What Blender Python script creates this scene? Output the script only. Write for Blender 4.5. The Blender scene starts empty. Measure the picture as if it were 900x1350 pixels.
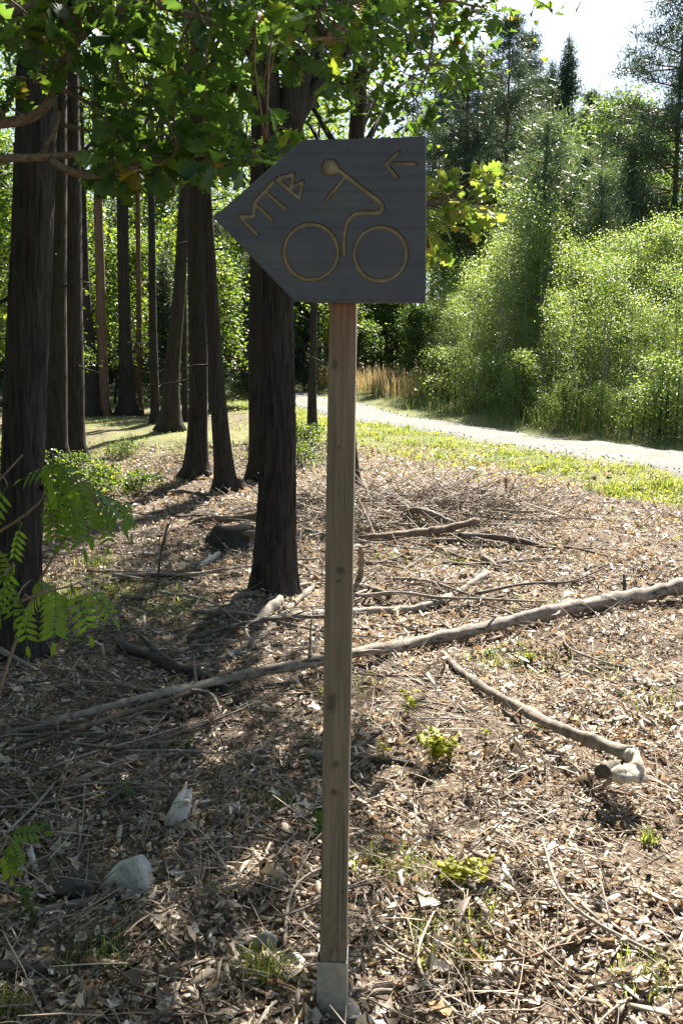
import bpy, bmesh, math
import numpy as np
from mathutils import Vector, Matrix, noise as mnoise

# ------------------------------------------------------------------ camera, sky, sun, exposure
SC = bpy.context.scene
COL = SC.collection
FPX, PITCH, EYE = 1150.0, math.atan(180 / 1150.0), 1.6      # focal length in photo pixels (900 x 1350), tilt, eye height
cam = bpy.data.objects.new('camera', bpy.data.cameras.new('camera'))
COL.objects.link(cam)
cam.location = (0, 0, EYE)
cam.rotation_euler = (math.pi / 2 - PITCH, 0, 0)
cam.data.sensor_fit = 'VERTICAL'
cam.data.sensor_height = 36.0
cam.data.lens = FPX / 1350.0 * 36.0
cam.data.clip_start = 0.05
cam.data.clip_end = 2000
SC.camera = cam

SUN_EL, SUN_AZ = math.radians(47), math.radians(20)          # azimuth right of the view direction (+Y)
W = bpy.data.worlds.new('World')
SC.world = W
W.use_nodes = True
nt = W.node_tree
nt.nodes.clear()
sky = nt.nodes.new('ShaderNodeTexSky')
sky.sky_type = 'NISHITA'
sky.sun_disc = False
sky.sun_elevation = SUN_EL
sky.sun_rotation = SUN_AZ
sky.air_density = 1.0
sky.dust_density = 1.0
sky.ozone_density = 1.0
bg = nt.nodes.new('ShaderNodeBackground')
bg.inputs['Strength'].default_value = 0.05
out = nt.nodes.new('ShaderNodeOutputWorld')
nt.links.new(sky.outputs[0], bg.inputs[0])
nt.links.new(bg.outputs[0], out.inputs[0])

sd = bpy.data.lights.new('sun', 'SUN')
sd.energy = 5.0
sd.angle = math.radians(0.53)
sd.color = (1.0, 0.95, 0.86)
sun = bpy.data.objects.new('sun', sd)
COL.objects.link(sun)
TO_SUN = Vector((math.sin(SUN_AZ) * math.cos(SUN_EL), math.cos(SUN_AZ) * math.cos(SUN_EL), math.sin(SUN_EL)))
sun.rotation_euler = TO_SUN.to_track_quat('Z', 'Y').to_euler()
sun.location = (10, 20, 40)

SC.view_settings.view_transform = 'Standard'
SC.view_settings.look = 'None'
SC.view_settings.gamma = 1.0
SC.view_settings.use_curve_mapping = False
SC.view_settings.exposure = 2.3
SC.render.engine = 'CYCLES'
SC.cycles.use_denoising = True
SC.cycles.max_bounces = 6
SC.cycles.diffuse_bounces = 3
SC.cycles.glossy_bounces = 2
SC.cycles.transmission_bounces = 4
SC.cycles.sample_clamp_indirect = 6.0

# ------------------------------------------------------------------ helpers
def rng_of(seed):
    return np.random.default_rng(seed)

def vnoise(x, y, seed=0):
    x = np.asarray(x, float); y = np.asarray(y, float)
    xi = np.floor(x).astype(np.int64); yi = np.floor(y).astype(np.int64)
    fx = x - xi; fy = y - yi
    fx = fx * fx * (3 - 2 * fx); fy = fy * fy * (3 - 2 * fy)
    def hsh(a, b):
        n = (a * 374761393 + b * 668265263 + seed * 1442695041) & 0x7fffffff
        n = ((n ^ (n >> 13)) * 1274126177) & 0x7fffffff
        return ((n ^ (n >> 16)) & 0xffff) / 65535.0
    a = hsh(xi, yi); b = hsh(xi + 1, yi); c = hsh(xi, yi + 1); d = hsh(xi + 1, yi + 1)
    return (a * (1 - fx) + b * fx) * (1 - fy) + (c * (1 - fx) + d * fx) * fy

def fbm(x, y, seed=0, o=3):
    s = 0; a = 0.5; t = 0
    for k in range(o):
        s = s + a * vnoise(np.asarray(x) * 2 ** k, np.asarray(y) * 2 ** k, seed + k); t += a; a *= 0.5
    return s / t

# track edges in world metres, from where the photograph shows them on the ground
NE_Y = np.array([-60, -20, 0, 8, 11.84, 13.94, 16.0, 18.1, 20.2, 22.2, 33.5, 39, 60, 120.])
NE_X = np.array([30, 16.5, 9.2, 6.2, 4.6, 3.72, 2.72, 1.62, 0.45, -0.45, -3.7, -6.2, -18, -60.])
FE_X = NE_X + np.array([2.6, 2.6, 2.6, 2.6, 2.55, 2.5, 2.4, 2.4, 2.5, 2.5, 2.2, 2.6, 4, 4])
def near_x(y): return np.interp(y, NE_Y, NE_X)
def far_x(y): return np.interp(y, NE_Y, FE_X)

def hgt(x, y):
    x = np.asarray(x, float); y = np.asarray(y, float)
    t = np.minimum(y, 55) - 5.5
    z = 0.035 * 0.5 * (t + np.sqrt(t * t + 4)) - 0.0062
    z = z + 0.05 * np.sin(0.9 * x + 0.5) * np.sin(0.7 * y + 1.3) * np.clip((y - 2.5) / 3, 0, 1)
    z = z + 0.018 * np.sin(3.1 * x + 1.7 * y) + 0.012 * np.sin(5.3 * y - 2.1 * x + 1) - 0.02
    z = z + 0.14 * np.exp(-(((x - 0.7) / 1.1) ** 2 + ((y - 8.8) / 0.8) ** 2))
    nr_ = np.clip((y + 1) / 2, 0, 1) * np.clip((22 - y) / 8, 0, 1)
    z = z + nr_ * (.055 * (vnoise(x * 1.7, y * 1.7, 301) - .5) + .05 * (vnoise(x * 4.3 + 7, y * 4.3, 302) - .5))
    d = x - far_x(y)                                          # low bank on the far side of the track
    z = z + 0.25 * np.clip((d - 0.2) / 2.0, 0, 1) * np.clip((60 - y) / 20, 0, 1)
    return z

CP, SP = math.cos(PITCH), math.sin(PITCH)
def ray(px, py):
    a = (px - 450) / FPX; b = (675 - py) / FPX
    return np.array([a, CP + b * SP, -SP + b * CP])
def at_y(px, py, Y):
    d = ray(px, py); return np.array([0, 0, EYE]) + d * (Y / d[1])
def gnd(px, py):
    d = ray(px, py)
    ts = 0.8 * 1.004 ** np.arange(1400)
    q = np.array([0, 0, EYE])[None] + ts[:, None] * d[None]
    k = np.argmax(q[:, 2] < hgt(q[:, 0], q[:, 1]))
    p = q[k].copy(); p[2] = float(hgt(p[0], p[1])); return p
def top_height(px, D, top_py):
    p = at_y(px, top_py, D)
    return float(p[0]), float(p[2] - hgt(p[0], D))

def mesh(name, v, f):
    me = bpy.data.meshes.new(name)
    v = np.ascontiguousarray(v, dtype=np.float32); f = np.ascontiguousarray(f, dtype=np.int32)
    n = len(f)
    me.vertices.add(len(v)); me.vertices.foreach_set('co', v.ravel())
    me.loops.add(n * 3); me.loops.foreach_set('vertex_index', f.ravel())
    me.polygons.add(n)
    me.polygons.foreach_set('loop_start', np.arange(0, n * 3, 3, dtype=np.int32))
    me.update(calc_edges=True); me.validate()
    return me

def smooth(me):
    me.polygons.foreach_set('use_smooth', np.ones(len(me.polygons), dtype=bool)); return me

def obj(name, me, mat=None, parent=None, loc=(0, 0, 0)):
    if mat is not None and len(me.materials) == 0: me.materials.append(mat)
    o = bpy.data.objects.new(name, me); COL.objects.link(o)
    o.location = loc
    if parent is not None: o.parent = parent
    return o
def thing(name, label, cat, loc=(0, 0, 0), group=None):
    o = bpy.data.objects.new(name, None); COL.objects.link(o); o.location = loc
    o.empty_display_size = 0.2
    return tag(o, label, cat, group)
def tag(o, label, cat, group=None, kind=None):
    o['label'] = label; o['category'] = cat
    if group: o['group'] = group
    if kind: o['kind'] = kind
    return o
def dup_tree(root, loc, rz=0, sc=1.0, label=None, group=None):
    r = root.copy(); COL.objects.link(r); r.location = loc; r.rotation_euler = (0, 0, rz); r.scale = (sc, sc, sc)
    if label: r['label'] = label
    if group: r['group'] = group
    for ch in list(root.children):
        c = ch.copy(); COL.objects.link(c); c.parent = r
        for g in ch.children:
            d = g.copy(); COL.objects.link(d); d.parent = c
    return r

class MB:                                                     # collects triangles
    def __init__(s): s.v = []; s.f = []; s.n = 0
    def add(s, v, f):
        v = np.asarray(v, float); s.v.append(v); s.f.append(np.asarray(f, int) + s.n); s.n += len(v)
    def mesh(s, name): return mesh(name, np.concatenate(s.v), np.concatenate(s.f))

def norm(a):
    a = np.asarray(a, float); return a / np.maximum(np.linalg.norm(a, axis=-1, keepdims=True), 1e-9)

def tube(pts, rad, seg=8, cap=True, bump=None):
    pts = np.asarray(pts, float); rad = np.broadcast_to(np.asarray(rad, float), (len(pts),))
    n = len(pts)
    tan = norm(np.gradient(pts, axis=0))
    ref = np.array([0.13, 0.97, 0.2]) if abs(tan[0][2]) > 0.6 else np.array([0, 0, 1.0])
    v = np.zeros((n, seg, 3)); th = np.arange(seg) * 2 * np.pi / seg
    for i in range(n):
        x = norm(np.cross(ref, tan[i])); y = np.cross(tan[i], x); ref = y
        r = rad[i] if bump is None else rad[i] * bump(i, th)
        v[i] = pts[i] + (np.cos(th) * r)[:, None] * x + (np.sin(th) * r)[:, None] * y
        ref = np.cross(tan[i], x)
    idx = np.arange(n * seg).reshape(n, seg)
    a = idx[:-1]; b = idx[1:]
    a2 = np.roll(a, -1, 1); b2 = np.roll(b, -1, 1)
    f = np.concatenate([np.stack([a, a2, b2], -1).reshape(-1, 3), np.stack([a, b2, b], -1).reshape(-1, 3)])
    v = v.reshape(-1, 3)
    if cap:
        v = np.concatenate([v, pts[:1], pts[-1:]])
        c0, c1 = n * seg, n * seg + 1
        k = np.arange(seg); k2 = (k + 1) % seg
        f = np.concatenate([f, np.stack([np.full(seg, c0), k2, k], -1),
                            np.stack([np.full(seg, c1), (n - 1) * seg + k, (n - 1) * seg + k2], -1)])
    return v, f

def resample(pts, n, r=None):
    pts = np.asarray(pts, float)
    d = np.concatenate([[0], np.cumsum(np.linalg.norm(np.diff(pts, axis=0), axis=1))])
    t = np.linspace(0, d[-1], n)
    # Catmull-like smoothing: dense linear then box blur
    q = np.stack([np.interp(t, d, pts[:, k]) for k in range(pts.shape[1])], 1)
    w = max(1, n // (len(pts) * 2))
    if w > 1:
        for _ in range(2):
            qq = np.concatenate([np.repeat(q[:1], w, 0), q, np.repeat(q[-1:], w, 0)])
            c = np.cumsum(np.concatenate([np.zeros((1, q.shape[1])), qq]), axis=0)
            m = (c[2 * w + 1:] - c[:-(2 * w + 1)]) / (2 * w + 1)
            m[0] = q[0]; m[-1] = q[-1]; q = m
    return q

def frames(axis, up):
    y = norm(axis); z = norm(up - (up * y).sum(-1, keepdims=True) * y); x = np.cross(y, z)
    return np.stack([x, y, z], -1)                            # columns
def bake(sv, sf, pos, R, scale):
    pos = np.asarray(pos); N = len(pos); k = len(sv)
    scale = np.asarray(scale, float)
    s = sv[None] * (scale[:, None, None] if scale.ndim == 1 else scale[:, None, :])
    v = np.einsum('nij,nkj->nki', R, s) + pos[:, None]
    f = sf[None] + (np.arange(N) * k)[:, None, None]
    return v.reshape(-1, 3), f.reshape(-1, 3)

# leaf outlines: base at the origin, tip at +Y, face up +Z
def leaf_shape(ts, ws, fold=0.25, curl=0.25, fwd=None):
    ts = np.array(ts, float); ws = np.array(ws, float); n = len(ts)
    fwd = np.zeros(n) if fwd is None else np.array(fwd, float)
    zc = -curl * ts ** 2
    mid = np.stack([np.zeros(n), ts, zc], 1)
    L = np.stack([-ws, ts + fwd, zc + fold * ws], 1); Rr = np.stack([ws, ts + fwd, zc + fold * ws], 1)
    v = np.concatenate([mid, L, Rr]); f = []
    for i in range(n - 1):
        for o, flip in ((n, 1), (2 * n, 0)):
            q = [i, i + 1, o + i + 1, o + i]
            if flip: q = q[::-1]
            if ws[i + 1] > 1e-6: f += [(q[0], q[2], q[1]), (q[0], q[3], q[2])]
            else: f += [(i, o + i, i + 1) if flip else (i, i + 1, o + i)]
    v = np.array(v); f = np.array(f)
    return v, f
OAK_T = [0, .10, .2, .30, .38, .5, .57, .70, .77, .9, 1.0]
OAK_W = [.015, .05, .19, .10, .29, .14, .34, .15, .25, .09, 0]
OAK_F = [0, 0, .03, 0, .06, 0, .08, 0, .07, 0, 0]
OAK = leaf_shape(OAK_T, OAK_W, 0.25, 0.22, OAK_F)
OAK_LOW = leaf_shape([0, .2, .32, .55, .66, .85, 1], [.015, .2, .1, .33, .14, .24, 0], 0.25, 0.2, [0, .03, 0, .06, 0, .05, 0])
OAK_5 = leaf_shape([0, .28, .48, .75, 1], [.02, .22, .13, .32, 0], 0.25, 0.2, [0, .03, 0, .05, 0])
OVAL = leaf_shape([0, .3, .65, 1], [.02, .28, .26, 0], 0.3, 0.2)
DIA = (np.array([[0, 0, 0], [-.32, .45, .08], [0, 1, -.1], [.32, .45, .08]]), np.array([[0, 2, 1], [0, 3, 2]]))
NEEDLE = (np.array([[-.05, 0, 0], [.05, 0, 0], [0.0, 1, -.1]]), np.array([[0, 1, 2]]))

def rand_frames(r, n, tilt=0.8, droop=-0.3):
    a = r.uniform(0, 2 * np.pi, n)
    ax = np.stack([np.cos(a), np.sin(a), r.normal(droop, 0.4, n)], 1)
    up = np.stack([r.normal(0, tilt, n), r.normal(0, tilt, n), np.ones(n)], 1)
    return frames(ax, up)

def cluster_cloud(r, centers, per, crad, size, shape, flat=0.6, tilt=0.8, droop=-0.3):
    n = len(centers) * per
    c = np.repeat(np.asarray(centers), per, 0)
    crad = np.repeat(np.broadcast_to(crad, (len(centers),)), per)
    off = r.normal(0, 1, (n, 3)) * np.array([.5, .5, .5 * flat]) * crad[:, None]
    return bake(shape[0], shape[1], c + off, rand_frames(r, n, tilt, droop), r.uniform(.65, 1.25, n) * size)

# ------------------------------------------------------------------ materials
class NT:
    def __init__(s, name):
        s.m = bpy.data.materials.new(name); s.m.use_nodes = True
        s.t = s.m.node_tree; s.t.nodes.clear()
        s.out = s.n('ShaderNodeOutputMaterial')
    def n(s, typ, **kw):
        nd = s.t.nodes.new(typ)
        for k, v in kw.items(): setattr(nd, k, v)
        return nd
    def l(s, a, b): s.t.links.new(a, b)
    def ramp(s, fac, stops):
        r = s.n('ShaderNodeValToRGB'); e = r.color_ramp.elements
        while len(e) < len(stops): e.new(0.5)
        for i, (p, c) in enumerate(stops): e[i].position = p; e[i].color = (*c, 1)
        s.l(fac, r.inputs[0]); return r.outputs[0]
    def noise(s, scale, detail=3, vec=None, rough=0.55, dist=0.0):
        k = s.n('ShaderNodeTexNoise'); k.inputs['Scale'].default_value = scale; k.inputs['Detail'].default_value = detail
        k.inputs['Roughness'].default_value = rough; k.inputs['Distortion'].default_value = dist
        if vec is not None: s.l(vec, k.inputs['Vector'])
        return k.outputs[0]
    def coords(s, scale=(1, 1, 1), src='Object'):
        tc = s.n('ShaderNodeTexCoord'); mp = s.n('ShaderNodeMapping'); mp.inputs['Scale'].default_value = scale
        s.l(tc.outputs[src], mp.inputs['Vector']); return mp.outputs[0]
    def mix(s, fac, a, b, mode='MIX'):
        k = s.n('ShaderNodeMix', data_type='RGBA', blend_type=mode)
        for sock, v in ((0, fac), (6, a), (7, b)):
            if hasattr(v, 'is_linked') or hasattr(v, 'links'): s.l(v, k.inputs[sock])
            elif sock == 0: k.inputs[0].default_value = v
            else: k.inputs[sock].default_value = (*v, 1)
        return k.outputs[2]
    def bsdf(s, col, rough=0.8, bump=None, bstr=0.5, bdist=0.01, spec=0.3, metal=0.0):
        b = s.n('ShaderNodeBsdfPrincipled')
        if hasattr(col, 'links'): s.l(col, b.inputs['Base Color'])
        else: b.inputs['Base Color'].default_value = (*col, 1)
        if hasattr(rough, 'links'): s.l(rough, b.inputs['Roughness'])
        else: b.inputs['Roughness'].default_value = rough
        b.inputs['Specular IOR Level'].default_value = spec; b.inputs['Metallic'].default_value = metal
        if bump is not None:
            k = s.n('ShaderNodeBump'); k.inputs['Strength'].default_value = bstr; k.inputs['Distance'].default_value = bdist
            s.l(bump, k.inputs['Height']); s.l(k.outputs[0], b.inputs['Normal'])
        return b.outputs[0]
    def done(s, sh): s.l(sh, s.out.inputs['Surface']); return s.m

def leaf_mat(name, stops, src='island', trans=0.55, gain=(2.6, 2.2, 1.0), rough=0.45, spec=0.4):
    t = NT(name)
    if src == 'island': rnd = t.n('ShaderNodeNewGeometry').outputs['Random Per Island']
    else: rnd = t.n('ShaderNodeObjectInfo').outputs['Random']
    col = t.ramp(rnd, stops)
    nz = t.noise(35, 2, t.coords())
    col = t.mix(t.ramp(nz, [(0.3, (0, 0, 0)), (0.75, (0.35, 0.35, 0.35))]), col, (0.06, 0.09, 0.015))
    g = t.mix(1.0, col, gain, 'MULTIPLY')
    tr = t.n('ShaderNodeBsdfTranslucent'); t.l(g, tr.inputs[0])
    mx = t.n('ShaderNodeMixShader'); mx.inputs[0].default_value = trans
    t.l(t.bsdf(col, rough, spec=spec), mx.inputs[1]); t.l(tr.outputs[0], mx.inputs[2])
    return t.done(mx.outputs[0])

def bark_mat(name, dark, light, vs=(12, 12, 1.1), bstr=0.9, bdist=0.02, scale=3.0):
    t = NT(name); c = t.coords(vs)
    n1 = t.noise(scale, 5, c, 0.6, 0.6); n2 = t.noise(1.3, 3, t.coords())
    col = t.ramp(n1, [(0.32, dark), (0.62, light)])
    col = t.mix(t.ramp(n2, [(0.4, (0, 0, 0)), (0.75, (.5, .5, .5))]), col, tuple(x * 1.25 for x in light))
    return t.done(t.bsdf(col, 0.9, n1, bstr, bdist, 0.15))

M = {}
M['bark'] = bark_mat('oak_bark', (.010, .009, .008), (.052, .044, .037), bstr=1.0, bdist=.03)
M['bark_far'] = bark_mat('forest_bark', (.010, .009, .008), (.045, .037, .030))
M['bark_pine'] = bark_mat('pine_bark', (.05, .035, .025), (.17, .105, .07))
M['bark_branch'] = bark_mat('branch_bark', (.08, .06, .042), (.20, .155, .105), (20, 20, 20), 0.6, 0.004)
M['bark_birch'] = bark_mat('birch_bark', (.12, .10, .08), (.42, .40, .36), (4, 4, 12), 0.3, 0.004)

G = lambda *c: c
M['oak_leaf'] = leaf_mat('oak_leaf', [(0, (.028, .07, .022)), (.5, (.048, .105, .026)), (.92, (.08, .15, .028)), (.99, (.11, .15, .025)), (1, (.2, .12, .02))], 'object', trans=.55)
M['oak_leaf_yellow'] = leaf_mat('oak_leaf_turning', [(0, (.09, .15, .03)), (.6, (.15, .20, .045)), (.9, (.23, .25, .06)), (.97, (.32, .21, .05)), (1, (.32, .13, .02))], 'object', gain=(1.9, 1.8, 1.0))
M['oak_crown'] = leaf_mat('oak_crown', [(0, (.024, .06, .02)), (.6, (.045, .10, .024)), (.96, (.08, .14, .025)), (1, (.22, .12, .02))])
M['wood_leaf'] = leaf_mat('woodland_leaf', [(0, (.022, .05, .013)), (.65, (.05, .10, .018)), (1, (.15, .21, .03))], trans=.52)
M['birch_leaf'] = leaf_mat('birch_leaf', [(0, (.055, .098, .032)), (.5, (.115, .17, .045)), (1, (.22, .26, .085))], trans=.58, gain=(2.15, 2.05, 1.25), rough=0.35, spec=0.5)
M['shrub_leaf'] = leaf_mat('shrub_leaf', [(0, (.03, .065, .028)), (.6, (.055, .11, .036)), (1, (.11, .16, .045))])
M['needle'] = leaf_mat('pine_needle', [(0, (.018, .036, .030)), (.7, (.033, .06, .046)), (1, (.055, .085, .055))], trans=.2, spec=.25)
M['needle_pale'] = leaf_mat('young_pine_needle', [(0, (.045, .08, .062)), (.7, (.075, .125, .09)), (1, (.115, .165, .10))], trans=.3)
M['rowan_leaf'] = leaf_mat('rowan_leaf', [(0, (.06, .13, .02)), (.95, (.11, .20, .03)), (.99, (.16, .20, .02)), (1, (.3, .2, .02))], 'object', trans=.55, gain=(2.8, 2.4, 1.0))
M['plant_weed'] = leaf_mat('weed_leaf', [(0, (.11, .15, .03)), (1, (.24, .25, .05))])
M['plant_yellow'] = leaf_mat('seedling_leaf', [(0, (.24, .27, .03)), (1, (.42, .40, .05))], gain=(1.8, 1.7, 1.0))
M['plant_green'] = leaf_mat('plant_leaf', [(0, (.05, .11, .02)), (1, (.10, .17, .03))])
M['grass'] = leaf_mat('grass_blade', [(0, (.10, .145, .03)), (.6, (.17, .205, .045)), (1, (.33, .30, .10))], trans=.5, gain=(1.9, 1.9, 1.2))
M['grass_tall'] = leaf_mat('tall_grass_blade', [(0, (.06, .10, .025)), (.7, (.11, .15, .035)), (1, (.26, .23, .09))], trans=.45, gain=(1.6, 1.6, 1.2))
M['grass_dry'] = leaf_mat('dry_grass', [(0, (.26, .19, .09)), (1, (.45, .34, .19))], trans=.4, gain=(1.3, 1.25, 1.1))

def litter_mat(name, stops, rough, trans, gain=(1.5, 1.2, .9), spec=.4):
    t = NT(name); rnd = t.n('ShaderNodeNewGeometry').outputs['Random Per Island']
    col = t.ramp(rnd, stops)
    nz = t.noise(60, 3, t.coords())
    col = t.mix(t.ramp(nz, [(.35, (0, 0, 0)), (.8, (.45, .45, .45))]), col, (.10, .075, .052))
    tr = t.n('ShaderNodeBsdfTranslucent'); t.l(t.mix(1.0, col, gain, 'MULTIPLY'), tr.inputs[0])
    mx = t.n('ShaderNodeMixShader'); mx.inputs[0].default_value = trans
    t.l(t.bsdf(col, rough, nz, .3, .002, spec), mx.inputs[1]); t.l(tr.outputs[0], mx.inputs[2])
    return t.done(mx.outputs[0])
M['litter_leaf'] = litter_mat('dead_leaf', [(0, (.11, .075, .05)), (.25, (.28, .22, .15)), (.6, (.49, .41, .295)), (.94, (.64, .57, .46)), (1, (.38, .20, .08))], .38, .25, spec=.5)
M['litter_chip'] = litter_mat('wood_chip', [(0, (.10, .07, .05)), (.35, (.26, .20, .145)), (.75, (.44, .365, .28)), (1, (.6, .54, .45))], .65, .0)
M['twig'] = litter_mat('dead_twig', [(0, (.07, .052, .04)), (.5, (.22, .165, .115)), (1, (.42, .34, .25))], .7, .0)

def stick_mat(name, dark, light, spots=None):
    t = NT(name)
    c = t.coords((6, 6, 6)); n1 = t.noise(4, 5, c, .65, .5); n2 = t.noise(0.8, 3, t.coords())
    col = t.ramp(n1, [(.3, dark), (.65, light)])
    col = t.mix(t.ramp(n2, [(.45, (0, 0, 0)), (.7, (.6, .6, .6))]), col, tuple(x * .5 for x in dark))
    if spots: 
        w = t.noise(2.2, 2, t.coords((3, 3, 14)), .5)
        col = t.mix(t.ramp(w, [(.60, (0, 0, 0)), (.66, (1, 1, 1))]), col, spots)
    return t.done(t.bsdf(col, .8, n1, .6, .006, .25))
M['stick_grey'] = stick_mat('grey_stick', (.11, .09, .07), (.30, .255, .205))
M['stick_brown'] = stick_mat('brown_stick', (.06, .042, .03), (.21, .145, .095))
M['stick_dark'] = stick_mat('dark_stick', (.035, .028, .023), (.12, .095, .075))
M['stick_pole'] = stick_mat('pole_bark', (.10, .078, .06), (.29, .24, .19), (.045, .036, .028))
M['wood_pale'] = stick_mat('peeled_wood', (.40, .34, .27), (.66, .6, .52))
M['wood_root'] = stick_mat('root_wood', (.26, .215, .16), (.50, .44, .36))
M['wood_black'] = stick_mat('black_wood', (.012, .011, .010), (.045, .04, .036))

def stone_mat(name, a, b):
    t = NT(name); n1 = t.noise(14, 6, t.coords(), .65); n2 = t.noise(60, 3, t.coords())
    col = t.mix(t.ramp(n2, [(.55, (0, 0, 0)), (.7, (.5, .5, .5))]), t.ramp(n1, [(.3, a), (.7, b)]), tuple(x * .45 for x in a))
    return t.done(t.bsdf(col, .85, n1, .5, .01, .3))
M['stone'] = stone_mat('grey_stone', (.24, .235, .20), (.46, .45, .39))
M['stone_black'] = stone_mat('shadow_dark_stone', (.018, .016, .014), (.05, .045, .04))
M['stone_dark'] = stone_mat('dark_stone', (.05, .045, .04), (.14, .13, .11))

def ground_mat():
    t = NT('forest_soil')
    c = t.coords()
    n1 = t.noise(9, 6, c, .7); n2 = t.noise(55, 4, c, .6); n3 = t.noise(.55, 3, c)
    col = t.ramp(n1, [(.3, (.035, .026, .019)), (.55, (.095, .07, .05)), (.75, (.20, .152, .108))])
    col = t.mix(t.ramp(n2, [(.5, (0, 0, 0)), (.75, (.8, .8, .8))]), col, (.36, .285, .205))
    at = t.n('ShaderNodeAttribute', attribute_name='grassy')
    gm = t.n('ShaderNodeMath', operation='MULTIPLY'); t.l(at.outputs['Fac'], gm.inputs[0])
    t.l(t.ramp(n1, [(.25, (.35, .35, .35)), (.6, (1, 1, 1))]), gm.inputs[1])
    gcol = t.ramp(n3, [(.35, (.085, .11, .03)), (.65, (.17, .17, .06))])
    col = t.mix(gm.outputs[0], col, gcol)
    return t.done(t.bsdf(col, .95, n2, .8, .015, .15))
M['ground'] = ground_mat()
def track_mat():
    t = NT('track_gravel'); c = t.coords()
    n1 = t.noise(40, 5, c, .7); n2 = t.noise(1.1, 3, c)
    v = t.n('ShaderNodeTexVoronoi'); v.inputs['Scale'].default_value = 30; t.l(c, v.inputs['Vector'])
    col = t.ramp(n1, [(.3, (.075, .072, .067)), (.7, (.175, .17, .16))])
    col = t.mix(t.ramp(n2, [(.5, (0, 0, 0)), (.75, (.6, .6, .6))]), col, (.15, .14, .105))
    at = t.n('ShaderNodeAttribute', attribute_name='across')
    rut = t.ramp(at.outputs['Fac'], [(.0, (.9, .9, .9)), (.16, (.25, .25, .25)), (.30, (0, 0, 0)), (.44, (.6, .6, .6)), (.56, (.6, .6, .6)), (.70, (0, 0, 0)), (.86, (.25, .25, .25)), (1, (.9, .9, .9))])
    rm = t.n('ShaderNodeMath', operation='MULTIPLY'); t.l(rut, rm.inputs[0]); t.l(t.ramp(t.noise(6, 4, c, .6), [(.3, (.1, .1, .1)), (.65, (1, 1, 1))]), rm.inputs[1])
    col = t.mix(rm.outputs[0], col, (.12, .115, .06))
    return t.done(t.bsdf(col, .9, v.outputs['Distance'], .8, .02, .3))
M['track'] = track_mat()
def pebble_mat():
    t = NT('pebble'); r = t.n('ShaderNodeNewGeometry').outputs['Random Per Island']
    return t.done(t.bsdf(t.ramp(r, [(0, (.09, .088, .082)), (1, (.24, .235, .22))]), .85))
M['pebble'] = pebble_mat()

# ------------------------------------------------------------------ ground and track
def axis_coords(lo, hi, step, far, grow=1.13):
    a = list(np.arange(lo, hi, step)); s = step
    while a[-1] < far: s *= grow; a.append(a[-1] + s)
    b = [lo]; s = step
    while b[-1] > -far: s *= grow; b.append(b[-1] - s)
    return np.array(b[:0:-1] + a)
def grassy(x, y):
    u = (near_x(y) - x) * .9                                  # metres left of the near edge of the track
    w = 1.75 + 1.3 * (fbm(x * .9, y * .9, 5) - .5) + .9 * (vnoise(x * 4, y * 4, 9) - .5)
    g = np.clip((w - u) / .7, 0, 1)
    back = np.clip((y - 11.5) / 5, 0, 1) * np.clip((fbm(x * .5, y * .5, 21) - .35) * 4, 0, 1) * .85
    leftp = np.clip(1 - np.hypot((x + 1.9) / 1.0, (y - 6.0) / .9), 0, 1) * .8
    return np.maximum(np.maximum(g, back), leftp)
gx = axis_coords(-5, 6.5, .085, 260); gy = axis_coords(1.0, 13, .085, 260)
X, Y = np.meshgrid(gx, gy)
Z = hgt(X, Y) + .02 * (fbm(X * 5, Y * 5, 3) - .5) * (np.abs(Y - 7) < 14)
v = np.stack([X, Y, Z], -1).reshape(-1, 3)
i = np.arange(len(v)).reshape(X.shape)
f = np.concatenate([np.stack([i[:-1, :-1], i[:-1, 1:], i[1:, 1:]], -1).reshape(-1, 3), np.stack([i[:-1, :-1], i[1:, 1:], i[1:, :-1]], -1).reshape(-1, 3)])
me = smooth(mesh('ground', v, f))
att = me.attributes.new('grassy', 'FLOAT', 'POINT')
att.data.foreach_set('value', np.clip(grassy(v[:, 0], v[:, 1]), 0, 1).astype(np.float32))
tag(obj('ground', me, M['ground']), 'brown forest floor of soil and leaf litter around the signpost', 'ground', kind='structure')

ys = np.concatenate([np.arange(-30, 6, 1.0), np.arange(6, 45, .2), np.arange(45, 100, 1.0)])
us = np.linspace(0, 1, 16)
XX = near_x(ys)[:, None] * (1 - us) + far_x(ys)[:, None] * us; YY = np.repeat(ys[:, None], 16, 1)
jit = (fbm(YY * 1.6, us[None] * 0 + 3, 41) - .5) * .5
XX = XX + jit * (np.abs(us - .5) * 2) ** 4
ZZ = hgt(XX, YY) + .03 + .02 * np.sin(us * np.pi)[None] + .02 * (fbm(XX * 3, YY * 3, 77) - .5) - .05 * (np.abs(us - .5) * 2) ** 8
v = np.stack([XX, YY, ZZ], -1).reshape(-1, 3); i = np.arange(len(v)).reshape(XX.shape)
f = np.concatenate([np.stack([i[:-1, :-1], i[:-1, 1:], i[1:, 1:]], -1).reshape(-1, 3), np.stack([i[:-1, :-1], i[1:, 1:], i[1:, :-1]], -1).reshape(-1, 3)])
me = smooth(mesh('gravel_track', v, f)); att = me.attributes.new('across', 'FLOAT', 'POINT'); att.data.foreach_set('value', np.tile(us, len(ys)).astype(np.float32))
tag(obj('gravel_track', me, M['track']), 'pale gravel track running between the grass verge and the birch thicket', 'track', kind='structure')

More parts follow.
